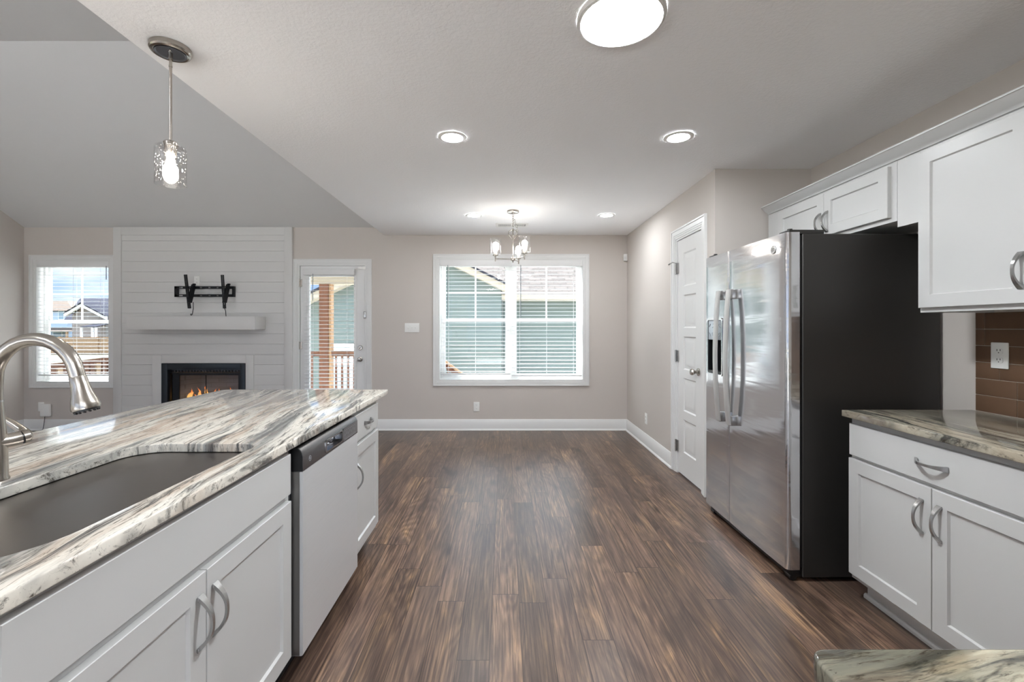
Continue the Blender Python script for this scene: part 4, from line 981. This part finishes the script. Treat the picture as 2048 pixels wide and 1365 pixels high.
b0_ = MB().box(-.018, .018, 7.962, 7.979, -.02, .834).build('baluster', STAIN, rl, local=False)
xs_ = [-4.45+k*.106 for k in range(31) if not (-3.30 < -4.45+k*.106 < -3.0)]
b0_.location.x += xs_[0]
for x in xs_[1:]:
    b = b0_.copy(); C.objects.link(b); b.parent = rl; b.location.x += x-xs_[0]
# stair handrail seen low in the dining window
st = thing('stair_railing', 'tan and dark brown stair handrail low outside the dining window', 'railing', (-.9, 7.4, -1))
A, Bp = at(880, 713, 7.4), at(935, 754, 7.4); d_ = (Bp-A); A2, B2 = A-d_*.4, Bp+d_*1.2
def beam(m, p, q, hw, hz_, drop=0.0):
    m.loft([[(p.x, p.y-hw, p.z-drop), (p.x, p.y+hw, p.z-drop), (p.x, p.y+hw, p.z-drop-hz_), (p.x, p.y-hw, p.z-drop-hz_)], [(q.x, q.y-hw, q.z-drop), (q.x, q.y+hw, q.z-drop), (q.x, q.y+hw, q.z-drop-hz_), (q.x, q.y-hw, q.z-drop-hz_)]])
m = MB(); beam(m, A2, B2, .06, .035); m.build('handrail', CEDAR, st)
m = MB(); beam(m, A2, B2, .02, .09, .036); beam(m, A2, B2, .02, .09, .66); m.build('rail_board', STAIN, st)
for k in range(12):
    p = A2.lerp(B2, k/11); MB().box(p.x-.018, p.x+.018, p.y-.04, p.y-.021, p.z-.74, p.z-.04).build('baluster', STAIN, st)
# beyond the living room window
YFN = 60.0
fn = thing('wood_fence', 'tan wooden privacy fence far outside the living room window', 'fence', (-56, YFN, -2.3))
m = MB(); random.seed(4); x = -75.0
while x < -44: m.box(x, x+.27, YFN, YFN+.05, -2.3, -.02+random.uniform(-.03, .03)); x += .29
m.build('fence_boards', CEDAR, fn)
for k in range(7): MB().box(-74+k*5, -73.8+k*5, YFN-.15, YFN-.005, -2.3, .05).build('fence_post', CEDAR, fn)
def hy(px, py, Y): return at(px, py, Y)
gh = thing('house', 'taupe gabled house with dark roof far outside the living room window', 'house', (-57, 66, -2.3))
Yg = 66.0; a_ = hy(169.6, 612, Yg); l_ = hy(136, 632, Yg); r_ = hy(219, 638, Yg)
m = MB(); m.M = fr((0, Yg, 0), (1, 0, 0), (0, 0, 1), (0, 1, 0)); m.prism([(l_.x+.6, -2.3), (r_.x-.6, -2.3), (r_.x-.6, r_.z+.1), (a_.x, a_.z-.1), (l_.x+.6, l_.z+.1)], 0, 10); m.build('gable_wall', GREYSID, gh)
m = MB()
for q in (l_, r_): m.loft([[(a_.x, Yg-.6, a_.z+.3), (a_.x, Yg-.6, a_.z-.15), (a_.x, Yg-.3, a_.z-.15), (a_.x, Yg-.3, a_.z+.3)], [(q.x, Yg-.6, q.z+.3), (q.x, Yg-.6, q.z-.15), (q.x, Yg-.3, q.z-.15), (q.x, Yg-.3, q.z+.3)]])
m.build('rake_trim', WHITE, gh)
m = MB()
for q in (l_, r_): m.loft([[(a_.x, Yg-.7, a_.z+.3), (a_.x, Yg-.7, a_.z+.45), (a_.x, Yg+10, a_.z+.45), (a_.x, Yg+10, a_.z+.3)], [(q.x, Yg-.7, q.z+.3), (q.x, Yg-.7, q.z+.45), (q.x, Yg+10, q.z+.45), (q.x, Yg+10, q.z+.3)]])
t0, t1 = hy(128, 640, Yg+4), hy(160, 597, Yg+12); t2 = hy(240, 597, Yg+12); t3 = hy(262, 645, Yg+4)
m.loft([[(t0.x, t0.y, t0.z), (t3.x, t3.y, t3.z), (t3.x, t3.y+16, t3.z), (t0.x, t0.y+16, t0.z)], [(t1.x, t1.y, t1.z), (t2.x, t2.y, t2.z), (t2.x, t2.y+.2, t2.z), (t1.x, t1.y+.2, t1.z)]])
m.build('roof', DKROOF, gh)
m = MB(); p0, p1 = hy(160, 655, Yg-3), hy(192, 655, Yg-3); m.loft([[(p0.x, Yg-3, p0.z), (p1.x, Yg-3, p1.z), (p1.x, Yg-3, p1.z+.1), (p0.x, Yg-3, p0.z+.1)], [(p0.x+.5, Yg, p0.z+.6), (p1.x, Yg, p1.z+.6), (p1.x, Yg, p1.z+.7), (p0.x+.5, Yg, p0.z+.7)]]); m.build('porch_roof', DKROOF, gh)
for px in (163, 185, 192):
    q = hy(px, 655, Yg-2.9); MB().box(q.x-.12, q.x+.12, Yg-3, Yg-2.8, -2.3, q.z).build('porch_column', WHITE, gh)
bh = thing('house', 'pale blue two storey house with brown roof far outside the living room window', 'house', (-95, 100, -2.3))
Yb = 100.0; q0, q1 = hy(70, 623, Yb), hy(134, 623, Yb)
MB().box(q0.x, q1.x, Yb, Yb+8, -2.3, q1.z).build('wall', BLUESID, bh)
e0, e1, k0, k1 = hy(66, 622, Yb), hy(152, 622, Yb), hy(72, 603, Yb), hy(108, 603, Yb)
m = MB(); m.loft([[(e0.x, Yb-.6, e0.z), (e1.x, Yb-.6, e1.z), (e1.x, Yb+9, e1.z), (e0.x, Yb+9, e0.z)], [(k0.x, Yb+3, k0.z+.3), (k1.x, Yb+3, k1.z+.3), (k1.x, Yb+5, k1.z+.3), (k0.x, Yb+5, k0.z+.3)]]); m.build('roof', BRROOF, bh)
m = MB(); f0, f1 = hy(70, 664, Yb-3), hy(142, 664, Yb-3); m.loft([[(f0.x, Yb-3, f0.z), (f1.x, Yb-3, f1.z), (f1.x, Yb-3, f1.z+.15), (f0.x, Yb-3, f0.z+.15)], [(f0.x, Yb, f0.z+.8), (f1.x, Yb, f1.z+.8), (f1.x, Yb, f1.z+.9), (f0.x, Yb, f0.z+.9)]]); m.build('porch_roof', BRROOF, bh)
q = hy(133.5, 664, Yb-2.9); MB().box(q.x-.18, q.x+.18, Yb-3, Yb-2.7, -2.3, q.z).build('porch_column', CEDAR, bh)
for px0, px1, py0, py1 in ((117, 129, 622, 640), (106, 125, 664, 684)):
    u0, u1 = hy(px0, py1, Yb), hy(px1, py0, Yb); m = MB(); m.box(u0.x, u1.x, Yb-.08, Yb-.01, u0.z, u1.z); f = m.build('window', WHITE, bh)
    MB().box(u0.x+.15, u1.x-.15, Yb-.1, Yb-.081, u0.z+.15, u1.z-.15).build('pane', simple('dull_window_glass', (150, 170, 180), .2), f)
dk = thing('yard_deck', 'low brown wooden deck outside the living room window', 'deck', (-12.8, 14, -2.3))
YD = 14.0; r0, r1 = hy(60, 733, YD-1.2), hy(240, 712, YD+1.6)
m = MB(); m.loft([[(r0.x, r0.y, r0.z), (r0.x, r0.y+.5, r0.z), (r0.x, r0.y+.5, r0.z-.14), (r0.x, r0.y, r0.z-.14)], [(r1.x, r1.y, r1.z), (r1.x, r1.y+.5, r1.z), (r1.x, r1.y+.5, r1.z-.14), (r1.x, r1.y, r1.z-.14)]]); m.build('top_board', STAIN, dk)
for k in range(15):
    p = r0.lerp(r1, k/14); MB().box(p.x-.07, p.x+.07, p.y+.1, p.y+.25, -2.3, p.z-.141).build('skirt_post', STAIN if k % 3 else CEDAR, dk)
m = MB(); m.loft([[(r0.x, r0.y+.3, r0.z-.3), (r0.x, r0.y+.34, r0.z-.3), (r0.x, r0.y+.34, -2.3), (r0.x, r0.y+.3, -2.3)], [(r1.x, r1.y+.3, r1.z-.3), (r1.x, r1.y+.34, r1.z-.3), (r1.x, r1.y+.34, -2.3), (r1.x, r1.y+.3, -2.3)]]); m.build('skirting', simple('dark_brown_skirting', (64, 44, 36), .8), dk)
